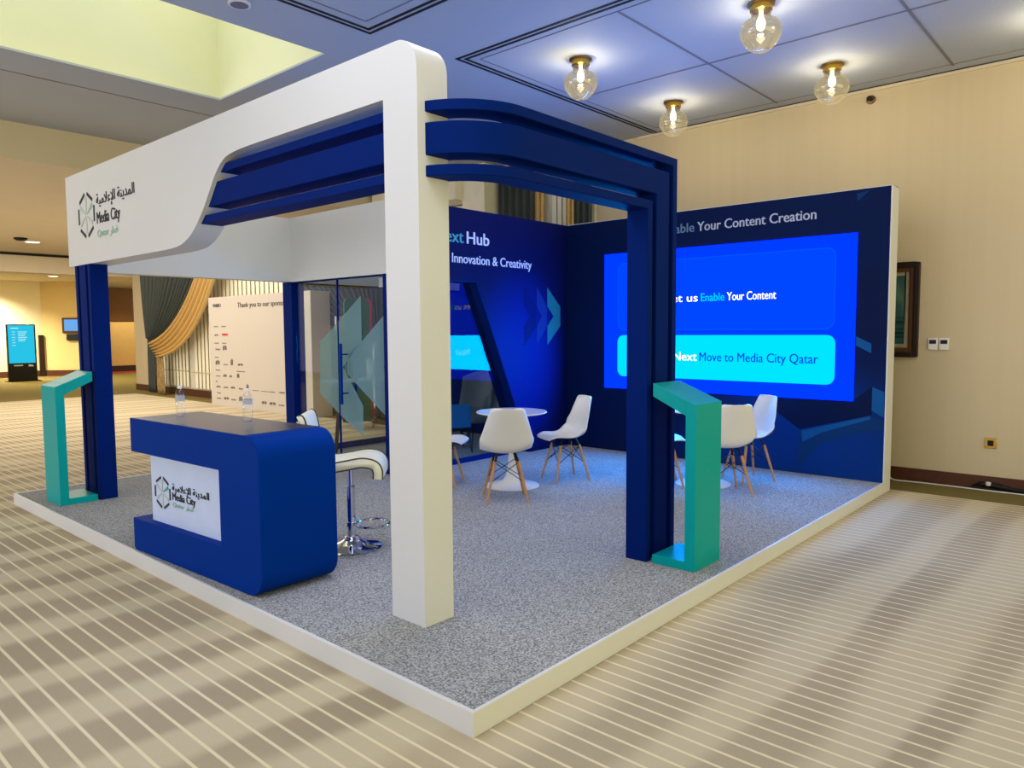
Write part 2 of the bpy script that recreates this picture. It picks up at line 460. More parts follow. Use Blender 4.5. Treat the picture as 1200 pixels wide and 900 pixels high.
# ------------------------------------------------------------------ the hall
CZ = 4.12
struct('floor', MB().box(-9, 14, -9, 34, -0.12, 0.0), M_FLOOR)
cm = MB()   # main ceiling with the skylight opening left out
sx0, sx1, sy0, sy1 = -1.6, 2.045, 3.85, 5.825
cm.box(-9, 9, -9, sy0, CZ, CZ+0.02).box(-9, sx0, sy0, sy1, CZ, CZ+0.02).box(sx1, 9, sy0, sy1, CZ, CZ+0.02).box(-9, 9, sy1, 8.55, CZ, CZ+0.02)
struct('ceiling', cm, M_CEIL)
struct('trim_1', MB().box(sx0-.1, sx0, sy0-.1, sy1+.1, CZ+.02, 5.4).box(sx1, sx1+.1, sy0-.1, sy1+.1, CZ+.02, 5.4)
       .box(sx0, sx1, sy0-.1, sy0, CZ+.02, 5.4).box(sx0, sx1, sy1, sy1+.1, CZ+.02, 5.4).box(sx0-.1, sx1+.1, sy0-.1, sy1+.1, 5.4, 5.5), M_WELL)
struct('ceiling_lobby', MB().box(-9, 14, 8.4, 19.9, 3.68, CZ), M_SOFF)
struct('trim_2', MB().box(-9, 14, 19.9, 20.3, 3.17, CZ), M_SOFF)
struct('trim_3', MB().box(-9, 14, 19.87, 19.9, 3.60, 3.66), M_GROOVE)
struct('ceiling_hallway', MB().box(-9, 14, 20.3, 34, 3.55, 3.7), M_SOFF)
# grooves of the coffered ceiling
gz0, gz1 = CZ-0.004, CZ+0.01
gm = MB()
for d, w in ((0.0, 0.028), (0.058, 0.028)):
    gm.box(2.93+d, 6.42, 3.07-d-w, 3.07-d, gz0, gz1).box(2.93+d, 2.93+d+w, -9, 3.07-d, gz0, gz1)
    if d: gm.box(6.44, 6.462, -9, 3.07, gz0, gz1)
    gm.box(-9, 2.05-d, 3.19-d-w, 3.19-d, gz0, gz1).box(2.05-d-w, 2.05-d, -9, 3.19-d, gz0, gz1)
struct('trim_4', gm, M_GROOVE)
gm = MB()
for y in (1.385, -0.335, -2.06, -3.8): gm.box(3.1, 6.3, y-0.012, y+0.012, gz0, gz1)
gm.box(4.63, 4.655, -9, 2.9, gz0, gz1)
gm.box(3.09, 3.10, -9, 2.9, gz0, gz1).box(3.09, 6.26, 2.895, 2.905, gz0, gz1).box(6.25, 6.26, -9, 2.9, gz0, gz1)
gm.box(-9, 1.87, 3.0, 3.012, gz0, gz1).box(1.86, 1.872, -9, 3.0, gz0, gz1)
gm.box(-9, 6.5, 6.44, 6.455, gz0, gz1)
struct('trim_5', gm, M_GROOVE2)

WX = 6.5
struct('wall_right', MB().box(WX, WX+0.25, -9, 19.85, 0, CZ), M_WALL)
struct('baseboard_right', MB().box(WX-0.022, WX, -9, 5.7, 0, 0.135).box(WX-0.022, WX, 6.7, 19.85, 0, 0.17), M_DKWOOD)
struct('trim_6', MB().box(WX-0.02, WX, -9, 3.3, CZ-0.03, CZ), M_SOFF)
struct('trim_7', MB().box(6.15, WX, 5.78, 6.25, 0, CZ).box(6.0, WX, 6.25, 8.3, 3.62, CZ), mat('cream_paint', (232, 226, 206), 0.7))
struct('wall_back', MB().box(-9, 7.0, 29.7, 29.9, 0, 3.6), M_WALLFAR)
struct('wall_hallway', MB().prism([(7.0, 29.7), (7.05, 29.9), (8.86, 28.42), (8.776, 28.27)], 'Z', 0, 3.6), M_WALLOCHRE)
struct('wall_alcove', MB().box(9.2, 14, 31.0, 31.2, 0, 3.6), M_WALLOCHRE)
struct('wall_lobby_end', MB().box(6.75, 14, 19.6, 19.85, 0, CZ), M_WALLFAR)
struct('baseboard_back', MB().box(-9, 7.0, 29.66, 29.7, 0, 0.22).prism([(6.98, 29.66), (7.0, 29.7), (8.776, 28.27), (8.756, 28.23)], 'Z', 0, 0.22), M_DKWOOD)
w = struct('window_1', MB().box(WX-0.03, WX, 3.98, 5.72, 0.9, 4.0), mat('window_frame_paint', (210, 205, 190), 0.6))
w2 = struct('window_2', MB().box(WX-0.03, WX, 8.2, 18.75, 0.2, 3.5), mat('window_frame_paint', (210, 205, 190), 0.6))

# ------------------------------------------------------------------ exhibition platform
LX, LY = 5.865, 6.067
pl = thing('exhibition_platform', 'low carpeted exhibition stand platform with white edging on the striped hall carpet', 'platform')
MB().box(0.018, LX-0.01, 0.018, LY-0.018, 0.0, H).build('carpet_deck', M_DECK, pl)
MB().box(0, 0.018, 0, LY, 0, H+0.004).box(0.018, LX, 0, 0.018, 0, H+0.004).box(0.018, LX, LY-0.018, LY, 0, H+0.004).build('edging', M_WHITE, pl, bevel=0.003)

# ------------------------------------------------------------------ white portal frame
PX0, PX1 = 0.436, 0.636
py, pw, by, zt = 0.77, 0.257, 5.64, 3.022
fr = thing('portal_frame', 'white portal frame with one column and a long beam with an S-shaped cut-out', 'frame', (0.5, 0.9, H))
out = [(py, H), (py+pw, H), (py+pw, 2.762)]
out += catmull([(2.30, 2.762), (2.50, 2.757), (2.66, 2.735), (2.785, 2.66), (2.885, 2.55), (2.995, 2.43), (3.15, 2.305), (3.32, 2.235), (3.52, 2.215), (3.75, 2.213)], 5)
out += [(by, 2.213), (by, zt)]
R = 0.15
for k in range(11):
    a = PI/2+k*PI/2/10; out.append((py+R+R*math.cos(a), zt-R+R*math.sin(a)))
MB().prism(out, 'X', PX0, PX1).build('frame_body', M_WHITE, fr, angle=30)

def emblem(parent, x, yc, zc, w, h, sub=''):
    """hexagon mark: six dark strokes around a pale star, one green spoke"""
    V = [(0, .5), (.5, .25), (.5, -.25), (0, -.5), (-.5, -.25), (-.5, .25)]
    dark, pale, green = [], [], []
    for i in range(6):
        a = Vector(V[i]); b = Vector(V[(i+1) % 6]); d = b-a; nrm = Vector((d.y, -d.x)).normalized()
        p, q_ = a+d*0.16, a+d*0.84; t = 0.034
        dark.append([p-nrm*t, q_-nrm*t, q_+nrm*t, p+nrm*t])
    for i in range(6):
        v = Vector(V[i])*0.78; s_ = Vector((-v.y, v.x)).normalized()
        poly = [Vector((0, 0))+v*0.12-s_*0.01, v-s_*0.05, v+s_*0.05, v*0.12+s_*0.01]
        (green if i == 1 else pale).append(poly)
    for nm, ps, m in (('emblem_outline', dark, M_INK), ('emblem_star', pale, M_INKP), ('emblem_spoke', green, M_INKG if h > 0.3 else M_INKT)):
        plate([[(p[0]*w, p[1]*h) for p in q_][::-1] for q_ in ps], (x, yc, zc), *NEGX, 0.0008, 0.004).build(nm, m, parent, smooth=False)
ARA = '\uFE8D\uFEDF\uFEE4\uFEAA\uFEF3\uFEE8\uFE94 \uFE8D\uFEF9\uFECB\uFEFC\uFEE3\uFEF4\uFE94'[::-1]
QTR = '\uFED7\uFEC4\uFEAE'[::-1]
def logo(parent, x, ye, ze, we, he, yt, za, zm, zq, wa, wm, wq, ca, cm_, cq):
    emblem(parent, x, ye, ze, we, he)
    text('arabic_lettering', ARA, M_INK, parent, (x, yt, za), *NEGX, ca, wa, bold=0.012)
    text('lettering', 'Media City', M_INK, parent, (x, yt, zm), *NEGX, cm_, wm, bold=0.012)
    text('country_lettering', 'Qatar ' + QTR, M_INKG, parent, (x, yt, zq), *NEGX, cq, wq, bold=0.01)
logo(fr, PX0, 5.145, 2.633, 0.36, 0.40, 4.905, 2.695, 2.535, 2.425, 0.80, 0.50, 0.44, 0.085, 0.10, 0.058)

# ------------------------------------------------------------------ navy bands: run through the frame, bend round the column and drop to the floor
ba = thing('banded_arch', 'navy arch of three parallel bands bending out of the white column', 'arch', (2.25, 0.55, H))
BD = ((0.0, 0.052), (0.103, 0.258), (0.308, 0.362))
ZT, XO = 2.716, 2.43
FO, FI = (0.466, 0.622), (0.475, 0.630)       # outer/inner X inside the frame, outer/inner Y along the side
yend = ((2.815, 2.885), (2.955, 3.08), (3.135, 3.185))
for i, (d0, d1) in enumerate(BD):
    secs = []
    def ring(px_o, py_o, px_i, py_i, z0=None, z1=None):
        return [(px_o, py_o, ZT-d0), (px_i, py_i, ZT-d0), (px_i, py_i, ZT-d1), (px_o, py_o, ZT-d1)]
    e0, e1 = yend[i]
    secs.append([(FO[0], e0, ZT-d0), (FO[1], e0, ZT-d0), (FO[1], e1, ZT-d1), (FO[0], e1, ZT-d1)])
    secs.append(ring(FO[0], 1.0, FO[1], 1.0))
    Ro = 0.42; cxo, cyo = FO[0]+Ro, FO[1]-0.155+Ro; Ri = Ro-0.156
    for k in range(0, 15):
        a = PI+k*PI/2/14
        secs.append(ring(cxo+Ro*math.cos(a), FI[0]+Ro+Ro*math.sin(a), cxo+Ri*math.cos(a), FI[0]+Ro+Ri*math.sin(a)))
    secs.append([(XO-d0, FI[0], ZT-d0), (XO-d0, FI[1], ZT-d0), (XO-d1, FI[1], ZT-d1), (XO-d1, FI[0], ZT-d1)])
    secs.append([(XO-d0, FI[0], H), (XO-d0, FI[1], H), (XO-d1, FI[1], H), (XO-d1, FI[0], H)])
    MB().loft(secs).build('band', M_NAVY, ba, bevel=0.004, angle=30)
MB().box(XO-0.355, XO-0.012, FI[0]+0.045, FI[1]-0.004, H, ZT-0.30).build('post_core', M_NAVY, ba)

rc = thing('ribbed_column', 'navy three-ribbed column under the left end of the white beam', 'column', (0.5, 5.3, H))
for a, b in ((5.14, 5.195), (5.245, 5.40), (5.45, 5.505)):
    MB().box(0.436, 0.585, a, b, H, 2.213).build('rib', M_NAVY, rc, bevel=0.003)
MB().box(0.475, 0.578, 5.16, 5.49, H, 2.213).build('post_core', M_NAVY, rc)

# ------------------------------------------------------------------ teal information stands
def teal_stand(name, label, axis):
    # outline along the slope direction s (0 = upright side) and height z
    L, t = (0.30, 0.058)
    o = [(0, H), (L, H), (L, H+0.055), (t+0.012, H+0.055), (t+0.012, 1.070), (L, 1.178), (L, 1.262), (0, 1.14)]
    th = thing(name, label, 'information stand', (0.2, 5.3, H) if axis == 'L' else (2.25, 0.3, H), 'teal information stands')
    def P(pts): return [(0.12+s, z) for s, z in pts] if axis == 'L' else [(0.142+s, z) for s, z in pts]
    ax, a, b = ('Y', 5.15, 5.52) if axis == 'L' else ('X', 2.085, 2.43)
    MB().prism(P([o[0], (t+0.012, H), (t+0.012, 1.070), (t+0.012, 1.168), (0, 1.14)]), ax, a, b).build('upright', M_TEAL, th, bevel=0.002)
    MB().prism(P([(t+0.012, H), (L, H), (L, H+0.055), (t+0.012, H+0.055)]), ax, a, b).build('foot', M_TEAL, th, bevel=0.002)
    MB().prism(P([(t+0.012, 1.070), (L, 1.178), (L, 1.262), (t+0.012, 1.168)]), ax, a, b).build('sloped_top', M_TEAL, th, bevel=0.002)
    return th
teal_stand('information_stand', 'teal open-frame stand with sloped top beside the ribbed column left of the counter', 'L')
teal_stand('information_stand', 'teal open-frame stand with sloped top in front of the navy arch post', 'R')

# ------------------------------------------------------------------ reception counter
ct = thing('reception_counter', 'royal blue reception counter with rounded corners and a recessed white logo panel', 'counter', (0.35, 2.55, H))
ya, yb, zt_, zb_ = 1.745, 3.335, 1.02, H+0.002
o = []
r = 0.13
for k in range(9):
    a = PI+k*PI/2/8; o.append((ya+r+r*math.cos(a), zb_+r+r*math.sin(a)))
o += [(yb-0.02, zb_), (yb, zb_+0.02), (yb, 0.325), (2.175, 0.335), (2.175, 0.79), (yb-0.01, 0.79), (yb-0.01, zt_)]
for k in range(9):
    a = PI/2+k*PI/2/8; o.append((ya+r+r*math.cos(a), zt_-r+r*math.sin(a)))
def shear(ob):   # the counter stands turned by two degrees towards the platform edge
    for v in ob.data.vertices: v.co.x += -0.042*(v.co.y-ya)
CX0, CX1 = 0.095, 0.60
shear(MB().prism(o, 'X', CX0, CX1).build('counter_body', M_COUNTER, ct, bevel=0.004, angle=30))
pn = MB().box(CX0+0.055, CX1-0.08, 2.15, 3.16, 0.325, 0.80).build('logo_panel', M_PALEPRINT, ct); shear(pn)
shear(MB().box(CX0+0.004, CX1-0.004, ya+0.15, yb-0.014, zt_, zt_+0.0015).build('counter_top', mat('glossy_dark_top', (16, 26, 66), 0.28, spec=0.14, noise=(3, 0.03)), ct))
n0 = len(COL.objects)
logo(ct, CX0+0.055, 3.002, 0.535, 0.205, 0.222, 2.865, 0.568, 0.507, 0.463, 0.47, 0.30, 0.27, 0.046, 0.050, 0.028)
for ob in list(COL.objects)[n0:]:
    if ob.parent == ct: shear(ob)

def bottle(loc, label):
    t = thing('water_bottle', label, 'bottle', loc, 'water bottles on the counter')
    x, y, z = loc
    pr = [(0.026, 0.0), (0.030, 0.004), (0.030, 0.02)]
    for k in range(4): pr += [(0.0285, 0.03+k*0.018), (0.030, 0.037+k*0.018)]
    pr += [(0.030, 0.105), (0.030, 0.150), (0.0275, 0.168), (0.019, 0.186), (0.013, 0.193), (0.013, 0.198)]
    MB().lathe(pr, loc, 24).build('bottle_body', PET, t)
    MB().lathe([(0.0145, 0.196), (0.0150, 0.200), (0.0150, 0.212), (0.0135, 0.214)], loc, 20).build('cap', mat('white_cap', (236, 236, 240), 0.4), t)
    MB().lathe([(0.0305, 0.112), (0.0305, 0.148)], loc, 24, False).build('wrap_label', mat('pale_lilac_label', (178, 180, 196), 0.5), t)
bottle((0.275, 3.09, zt_+0.0015), 'small clear water bottle at the far left end of the counter')
bottle((0.44, 2.48, zt_+0.0015), 'small clear water bottle nearer the rounded end of the counter')

# ------------------------------------------------------------------ bar stool
bs = thing('bar_stool', 'white leatherette bar stool on a chrome base behind the counter', 'bar stool', (0, 0, 0))
prof = catmull([(0.238, 0, -0.145), (0.238, 0, -0.085), (0.214, 0, -0.035), (0.165, 0, -0.008), (0.09, 0, 0.0), (-0.02, 0, -0.018), (-0.13, 0, -0.03), (-0.19, 0, 0.005), (-0.225, 0, 0.085), (-0.245, 0, 0.19), (-0.262, 0, 0.265), (-0.285, 0, 0.295), (-0.315, 0, 0.285)], 5)
SZ = 0.655
def offs(t):
    o = []
    for i, p in enumerate(prof):
        a = Vector(prof[max(i-1, 0)]); b = Vector(prof[min(i+1, len(prof)-1)]); d = (b-a).normalized(); n = Vector((d.z, 0, -d.x))
        o.append(Vector(p)+n*t)
    return o
top, bot = offs(0.0), offs(-0.062)
if top[20].z < bot[20].z: top, bot = bot, top
ring_ = list(top)+list(bot[::-1])
rings = []
for yv, k in ((-0.20, 0.72), (-0.193, 0.92), (-0.18, 1.0), (0.18, 1.0), (0.193, 0.92), (0.20, 0.72)):
    rg = []
    for a, b in list(zip(top, bot))+list(zip(bot[::-1], top[::-1])):
        m_ = (a+b)/2; p = m_+(a-m_)*k; rg.append((p.x, yv, p.z+SZ))
    rings.append(rg)
MB().loft(rings).build('seat_shell', M_LEATHER, bs, angle=60)
for sgn in (-1, 1):
    for pth in (top, bot):
        MB().tube([(p.x, sgn*0.193, p.z+SZ) for p in pth[:-2]], 0.0055, 6).build('piping', M_PIPING, bs)
MB().lathe([(0.205, 0.0), (0.207, 0.006), (0.19, 0.014), (0.13, 0.026), (0.075, 0.045), (0.05, 0.065), (0.045, 0.08), (0.038, 0.083)], (0, 0, 0), 48).build('base', M_CHROME, bs, angle=50)
MB().lathe([(0.029, 0.07), (0.029, 0.43), (0.022, 0.435), (0.022, 0.60)], (0, 0, 0), 20).build('column', M_CHROME, bs)
MB().lathe([(0.04, 0.56), (0.04, 0.60), (0.09, 0.605), (0.09, 0.618)], (0.02, 0, 0), 20).build('seat_mount', M_BLACK, bs)
MB().tube([(0.03, 0.0, 0.575), (0.09, 0.07, 0.572), (0.10, 0.13, 0.568)], 0.007, 8).build('height_lever', M_BLACK, bs)
rp = [(0.03+0.115*(1-math.cos(a)), 0.125*math.sin(a), 0.165) for a in [2*PI*k/36 for k in range(36)]]
MB().tube(rp, 0.009, 8, True).lathe([(0.036, 0.15), (0.036, 0.18)], (0, 0, 0), 20).build('footrest_ring', M_CHROME, bs)
bs.location = (1.04, 2.21, H); bs.rotation_euler = (0, 0, math.radians(-44))

# ------------------------------------------------------------------ hub: graphic wall with trapezoid window, screen wall, glass front
HY0, HY1, HX0, HX1, HZ, SX = 3.84, 4.10, 2.86, 5.865, 2.94, 5.654
hw = thing('graphic_wall', 'navy printed hub wall with a trapezoid window and double chevrons', 'partition wall', (4.3, 3.97, H))
W0, W1t, W1b = 3.02, 3.985, 4.90      # window: left edge, right edge at the top, right edge at the bottom
zt0 = 2.155
m = MB()
m.prism([(HX0, H), (W0, H), (W0, zt0), (W1t, zt0), (W1b, H), (SX, H), (SX, HZ), (HX0, HZ)], 'Y', HY0, HY1)
m.build('wall_panel', M_HUB, hw)
# dark lining of the opening and its glazing
m = MB()
def lin_strip(a, b, t):   # lining strip along an edge of the opening
    d = (Vector((b[0]-a[0], b[1]-a[1]))).normalized(); n = Vector((d.y, -d.x))*t
    m.prism([a, b, (b[0]+n.x, b[1]+n.y), (a[0]+n.x, a[1]+n.y)], 'Y', HY0+0.001, HY1+0.01)
lin_strip((W1t, zt0), (W1b, H), 0.012); lin_strip((W0, zt0), (W1t, zt0), 0.012)
m.build('window_lining', M_NAVY, hw)
gp = MB().prism([(W0, H+0.05), (W1b-0.05, H+0.05), (W1t-0.012, zt0-0.012), (W0, zt0-0.012)], 'Y', HY0+0.11, HY0+0.118).build('window_pane', GLASSW, hw)
MB().box(W0, W1b-0.02, HY0+0.09, HY0+0.14, H, H+0.052).build('window_rail', M_NAVY, hw)
text('lettering', 'Hub', M_TEXTW, hw, (3.83, HY0, 2.563), *NEGY, 0.138, 0.355, bold=0.018)
text('lettering', 'Next', M_TEXTT, hw, (3.775, HY0, 2.563), *NEGY, 0.138, 0.42, bold=0.018, align='R')
text('lettering', 'Innovation & Creativity', M_TEXTW, hw, (3.60, HY0, 2.345), *NEGY, 0.105, 1.335, bold=0.012)
def chev(x, wd, z0, z1, m, dx=0.11):
    zc = (z0+z1)/2; hh = (z1-z0)/2
    P = [(x, z1), (x+wd*0.86, zc+hh*0.34), (x+wd*0.86, zc-hh*0.34), (x, z0), (x, zc-hh*0.35), (x+wd*0.41, zc), (x, zc+hh*0.35)]
    plate([P[::-1]], (0, HY0, 0), *NEGY, 0.0008, 0.004).build('chevron', m, hw, smooth=False)
chev(4.80, 0.26, 1.42, 2.13, M_CHEV1); chev(5.03, 0.235, 1.42, 2.135, M_CHEV2); chev(5.24, 0.305, 1.42, 2.135, M_CHEV3)

sw = thing('screen_wall', 'navy printed back wall with hexagon artwork and white edge behind the screen', 'partition wall', (5.75, 1.9, H))
MB().box(SX, LX-0.001, 0.012, HY0, H, HZ).build('wall_panel', M_SCRWALL, sw)
MB().box(SX-0.004, LX, 0.0, 0.012, H, HZ+0.006).box(SX-0.002, LX, 0.0, HY0, HZ, HZ+0.006).build('white_edge', M_WHITE, sw)
tx = text('lettering', 'Your Content Creation', M_TEXTG, sw, (SX, 2.005, 2.70), *NEGX, 0.105, 1.305, bold=0.014)
text('lettering', 'Let us Enable', M_TEXTM, sw, (SX, 2.045, 2.70), *NEGX, 0.105, 0.80, bold=0.008, align='R')
def hexpoly(pts, m, nm='hexagon_print', t=0.0012): plate([[(-y, z) for y, z in pts]], (SX, 0, 0), *NEGX, 0.0004, t).build(nm, m, sw, smooth=False)
hexpoly([(0.30, 0.89), (0.13, 1.04), (0.13, 0.755), (0.82, 0.56), (1.10, 0.75), (1.05, 0.89)], M_HEXA, t=0.001)
hexpoly([(0.82, 0.545), (0.145, 0.745), (0.02, 0.70), (0.02, 0.62), (0.30, 0.56), (0.62, 0.42), (0.80, 0.18), (0.84, 0.12)], M_HEXC, t=0.0015)
hexpoly([(0.80, 0.548), (0.145, 0.745), (0.14, 0.715), (0.60, 0.545), (0.79, 0.43)], M_HEXB, t=0.0018)
hexpoly([(0.13, 1.03), (0.02, 0.985), (0.02, 0.74), (0.13, 0.80)], M_HEXB, t=0.0018)
hexpoly([(0.29, 1.52), (0.15, 1.45), (0.15, 1.36), (0.29, 1.43)], M_HEXB, t=0.0018)
hexpoly([(0.30, 2.10), (0.15, 2.20), (0.02, 2.12), (0.02, 1.50), (0.15, 1.34), (0.30, 1.44)], M_HEXA, t=0.001)
hexpoly([(0.32, 2.90), (0.20, 2.92), (0.31, 2.83)], M_HEXC, t=0.001)

ls = thing('display_screen', 'large glowing blue LED screen with a cyan card on the back wall', 'screen', (SX, 1.78, 0.88))
y0, y1, z0, z1 = 3.25, 0.30, 0.882, 2.528
MB().box(SX-0.012, SX-0.001, y1, y0, z0, z1).build('display_panel', E_SCR, ls, smooth=False)
FX = SX-0.012
plate([rrect(-3.05, -0.495, 1.592, 2.405, 0.09)], (FX, 0, 0), *NEGX, 0.0003, 0.001).build('card_edge', E_EDGE, ls, smooth=False)
plate([rrect(-3.042, -0.503, 1.60, 2.397, 0.085)], (FX, 0, 0), *NEGX, 0.001, 0.0018).build('content_card', E_CARD, ls, smooth=False)
plate([rrect(-3.055, -0.482, 1.035, 1.535, 0.085)], (FX, 0, 0), *NEGX, 0.0003, 0.0018).build('content_card', E_CYAN, ls, smooth=False)
def stext(s, m, yL, yR, z, cap, bold): text('lettering', s, m, ls, (FX-0.002, yL, z), *NEGX, cap, yL-yR, depth=0.001, bold=bold)
stext('Let us', E_TWHITE, 2.385, 1.985, 1.915, 0.092, 0.009)
stext('Enable', E_TCYAN, 1.945, 1.665, 1.915, 0.092, 0.009)
stext('Your Content', E_TWHITE, 1.635, 1.09, 1.915, 0.092, 0.009)
stext('Make Your', E_TBLUE, 2.90, 2.34, 1.245, 0.10, 0.008)
stext('Next', E_TWHITE, 2.285, 1.99, 1.245, 0.10, 0.011)
stext('Move to Media City Qatar', E_TBLUE, 1.955, 0.645, 1.245, 0.10, 0.010)

# white fascia joining frame, hub front and far side
fa = thing('white_fascia', 'white fascia running behind the beam and over the glass hub front', 'fascia', (2.9, 5.0, 2.2))
MB().prism([(PX1, 5.83), (HX0, 5.83), (HX0, HY1), (HX0-0.006, HY1), (HX0-0.006, HY0-0.001), (HX0-0.0005, HY0-0.001), (HX0-0.0005, HY1-0.001), (HX0+0.0, HY1+0.0005), (HX0+0.14, HY1+0.0005), (HX0+0.14, 5.83), (SX, 5.83), (SX, 5.99), (PX1, 5.99)], 'Z', 2.195, HZ).build('fascia_panel', M_WHITE, fa)
def post(label, x0, x1, y0, y1):
    t = thing('hub_post', label, 'post', (x0, y0, H), 'blue hub corner posts')
    MB().box(x0, x1, y0, y1, H, 2.195).build('post_body', M_NAVY, t, bevel=0.003)
post('navy square post at the far left corner of the hub under the fascia', HX0, HX0+0.17, 5.83, 6.02)
MB().box(HX0-0.004, HX0, HY0, HY1, H, 2.195).build('post_face', M_NAVY, hw)

# frameless glass front: fixed pane and door leaf
def glass_leaf(name, label, cat, ya, yb, handle):
    t = thing(name, label, cat, (HX0+0.05, (ya+yb)/2, H))
    MB().box(HX0+0.045, HX0+0.055, ya, yb, H+0.02, 2.18).build('glass_pane', GLASS, t, smooth=False)
    MB().box(HX0+0.03, HX0+0.07, ya, yb, 2.18, 2.195).build('top_channel', M_NAVY, t)
    if handle:
        for xo in (-0.045, 0.145):
            MB().tube([(HX0+xo, 4.80, 0.80), (HX0+xo, 4.80, 1.47)], 0.016, 10).build('pull_handle', M_COUNTER, t)
        MB().tube([(HX0-0.045, 4.80, 1.35), (HX0+0.145, 4.80, 1.35)], 0.008, 8).tube([(HX0-0.045, 4.80, 0.92), (HX0+0.145, 4.80, 0.92)], 0.008, 8).build('handle_fixing', M_COUNTER, t)
        MB().box(HX0+0.03, HX0+0.075, ya, ya+0.10, 2.06, 2.165).build('hinge', M_CHROME, t, bevel=0.004)
        MB().box(HX0+0.03, HX0+0.075, ya, ya+0.10, H+0.01, H+0.09).build('hinge', M_CHROME, t, bevel=0.004)
    else:
        MB().box(HX0+0.038, HX0+0.062, ya, ya+0.010, H, 2.18).build('edge_profile', M_NAVY, t)
    return t
dl = glass_leaf('glass_door', 'clear glass hub door with blue pull handles and frosted chevrons', 'door', HY1+0.01, 4.955, True)
dr = glass_leaf('glass_panel', 'fixed clear glass panel left of the hub door with frosted film', 'glass panel', 4.965, 5.82, False)
GXF = HX0+0.044
def frost(par, pts): plate([[(-y, z) for y, z in pts]], (GXF, 0, 0), *NEGX, 0.0, 0.0015).build('frosted_chevron', FROST, par, smooth=False)
# left chevron split at the meeting edge of the panes, the right one runs behind the corner post
frost(dl, [(4.536, 1.99), (4.955, 1.72), (4.955, 0.66), (4.546, 0.455), (4.535, 0.79), (4.893, 1.209), (4.539, 1.496)])
frost(dr, [(4.965, 1.713), (5.33, 1.48), (5.357, 0.89), (4.965, 0.665)])
frost(dl, [(4.112, 1.80), (4.52, 1.505), (4.808, 1.334), (4.816, 1.13), (4.112, 0.685), (4.112, 1.12), (4.17, 1.23), (4.112, 1.33)])

# far glazing of the hub
hg = thing('glazed_screen', 'far glass wall of the hub with a blue bottom rail', 'glass wall', (4.2, 5.93, H))
MB().box(HX0+0.17, SX, 5.925, 5.935, H+0.06, 2.195).build('glass_pane', GLASS, hg, smooth=False)
MB().box(HX0+0.17, SX, 5.90, 5.96, H, H+0.07).build('bottom_rail', M_NAVY, hg)
MB().box(HX0+0.17, SX, 5.90, 5.96, 2.175, 2.2).build('top_rail', M_BLACK, hg)
MB().box(4.42, 4.435, 5.92, 5.94, H+0.06, 2.18).build('joint_strip', M_PALEPRINT, hg)
sb = thing('side_wall', 'navy end wall closing the hub behind the glass beside the screen wall', 'partition wall', (5.75, 5.0, H))
MB().box(SX, LX-0.002, HY0+0.002, LY-0.03, H, HZ).build('wall_panel', M_NAVY, sb)

# ------------------------------------------------------------------ chairs and tables
def make_chair():
    root = thing('shell_chair', 'x', 'chair', (0, 0, 0), 'white shell chairs with wooden legs')
    P = catmull([(0.232, 0.155, 0.418), (0.222, 0.185, 0.436), (0.13, 0.215, 0.437), (0.02, 0.226, 0.428), (-0.09, 0.232, 0.432), (-0.155, 0.236, 0.462), (-0.185, 0.232, 0.53), (-0.205, 0.212, 0.62), (-0.232, 0.182, 0.72), (-0.252, 0.160, 0.785), (-0.260, 0.150, 0.815), (-0.264, 0.135, 0.829), (-0.266, 0.105, 0.835)], 4)
    n = len(P)-1
    def f(u, v):
        i = min(int(v*n), n-1); t = v*n-i
        x, w, z = [P[i][k]*(1-t)+P[i+1][k]*t for k in range(3)]
        s = (u-0.5)*2; a = abs(s)
        back = max(0.0, min(1.0, (z-0.44)/0.12))
        hip = math.exp(-((x+0.14)/0.09)**2)*max(0, 1-max(0, (z-0.5)/0.15))
        e = a**2.6
        up = e*(0.028*(1-back)+0.055*hip); fwd = e*(0.055*back+0.03*hip)
        front = max(0.0, (x-0.15)/0.08)
        return (x+fwd, s*w, z+up*(1-0.8*front))
    MB().grid(f, 20, n).build('seat_shell', M_PLASTIC, root, angle=80, solid=0.007)
    feet = [(0.18, 0.185), (0.18, -0.185), (-0.185, 0.18), (-0.185, -0.18)]
    tops = [(0.095, 0.105), (0.095, -0.105), (-0.105, 0.105), (-0.105, -0.105)]
    for (fx_, fy_), (tx_, ty_) in zip(feet, tops):
        MB().tube([(fx_, fy_, 0.0), (fx_*0.85+tx_*0.15, fy_*0.85+ty_*0.15, 0.06), (tx_, ty_, 0.36)], [0.0095, 0.0105, 0.0145], 10).build('leg', M_WOOD, root)
    m = MB()
    def L(i, t): return tuple(feet[i][k]*(1-t)+tops[i][k]*t for k in (0, 1))+(0.36*t,)
    for a, b in ((0, 1), (2, 3), (0, 2), (1, 3)):
        m.tube([L(a, 0.98), L(b, 0.52)], 0.0035, 6).tube([L(b, 0.98), L(a, 0.52)], 0.0035, 6)
    m.build('wire_bracing', M_BLACK, root)
    for (tx_, ty_) in tops: MB().tube([(tx_*1.03, ty_*1.03, 0.335), (tx_*0.9, ty_*0.9, 0.38), (tx_*0.7, ty_*0.75, 0.428)], [0.013, 0.011, 0.009], 8).build('seat_bracket', M_BLACK, root)
    return root
chair0 = make_chair()
CH = [((2.80, 2.355), 48, 'white shell chair with its back to us at the table by the trapezoid window'),
      ((3.845, 2.49), 152, 'white shell chair seen from the side right of the table by the trapezoid window'),
      ((2.86, 3.25), -58, 'white shell chair half hidden behind the tall white column'),
      ((4.285, 0.985), 48, 'white shell chair with its back to us, partly hidden by the right teal stand'),
      ((4.985, 1.075), 147, 'white shell chair facing left, nearest the screen wall, right of the second table'),
      ((4.25, 1.63), -50, 'white shell chair mostly hidden behind the navy arch post and teal stand')]
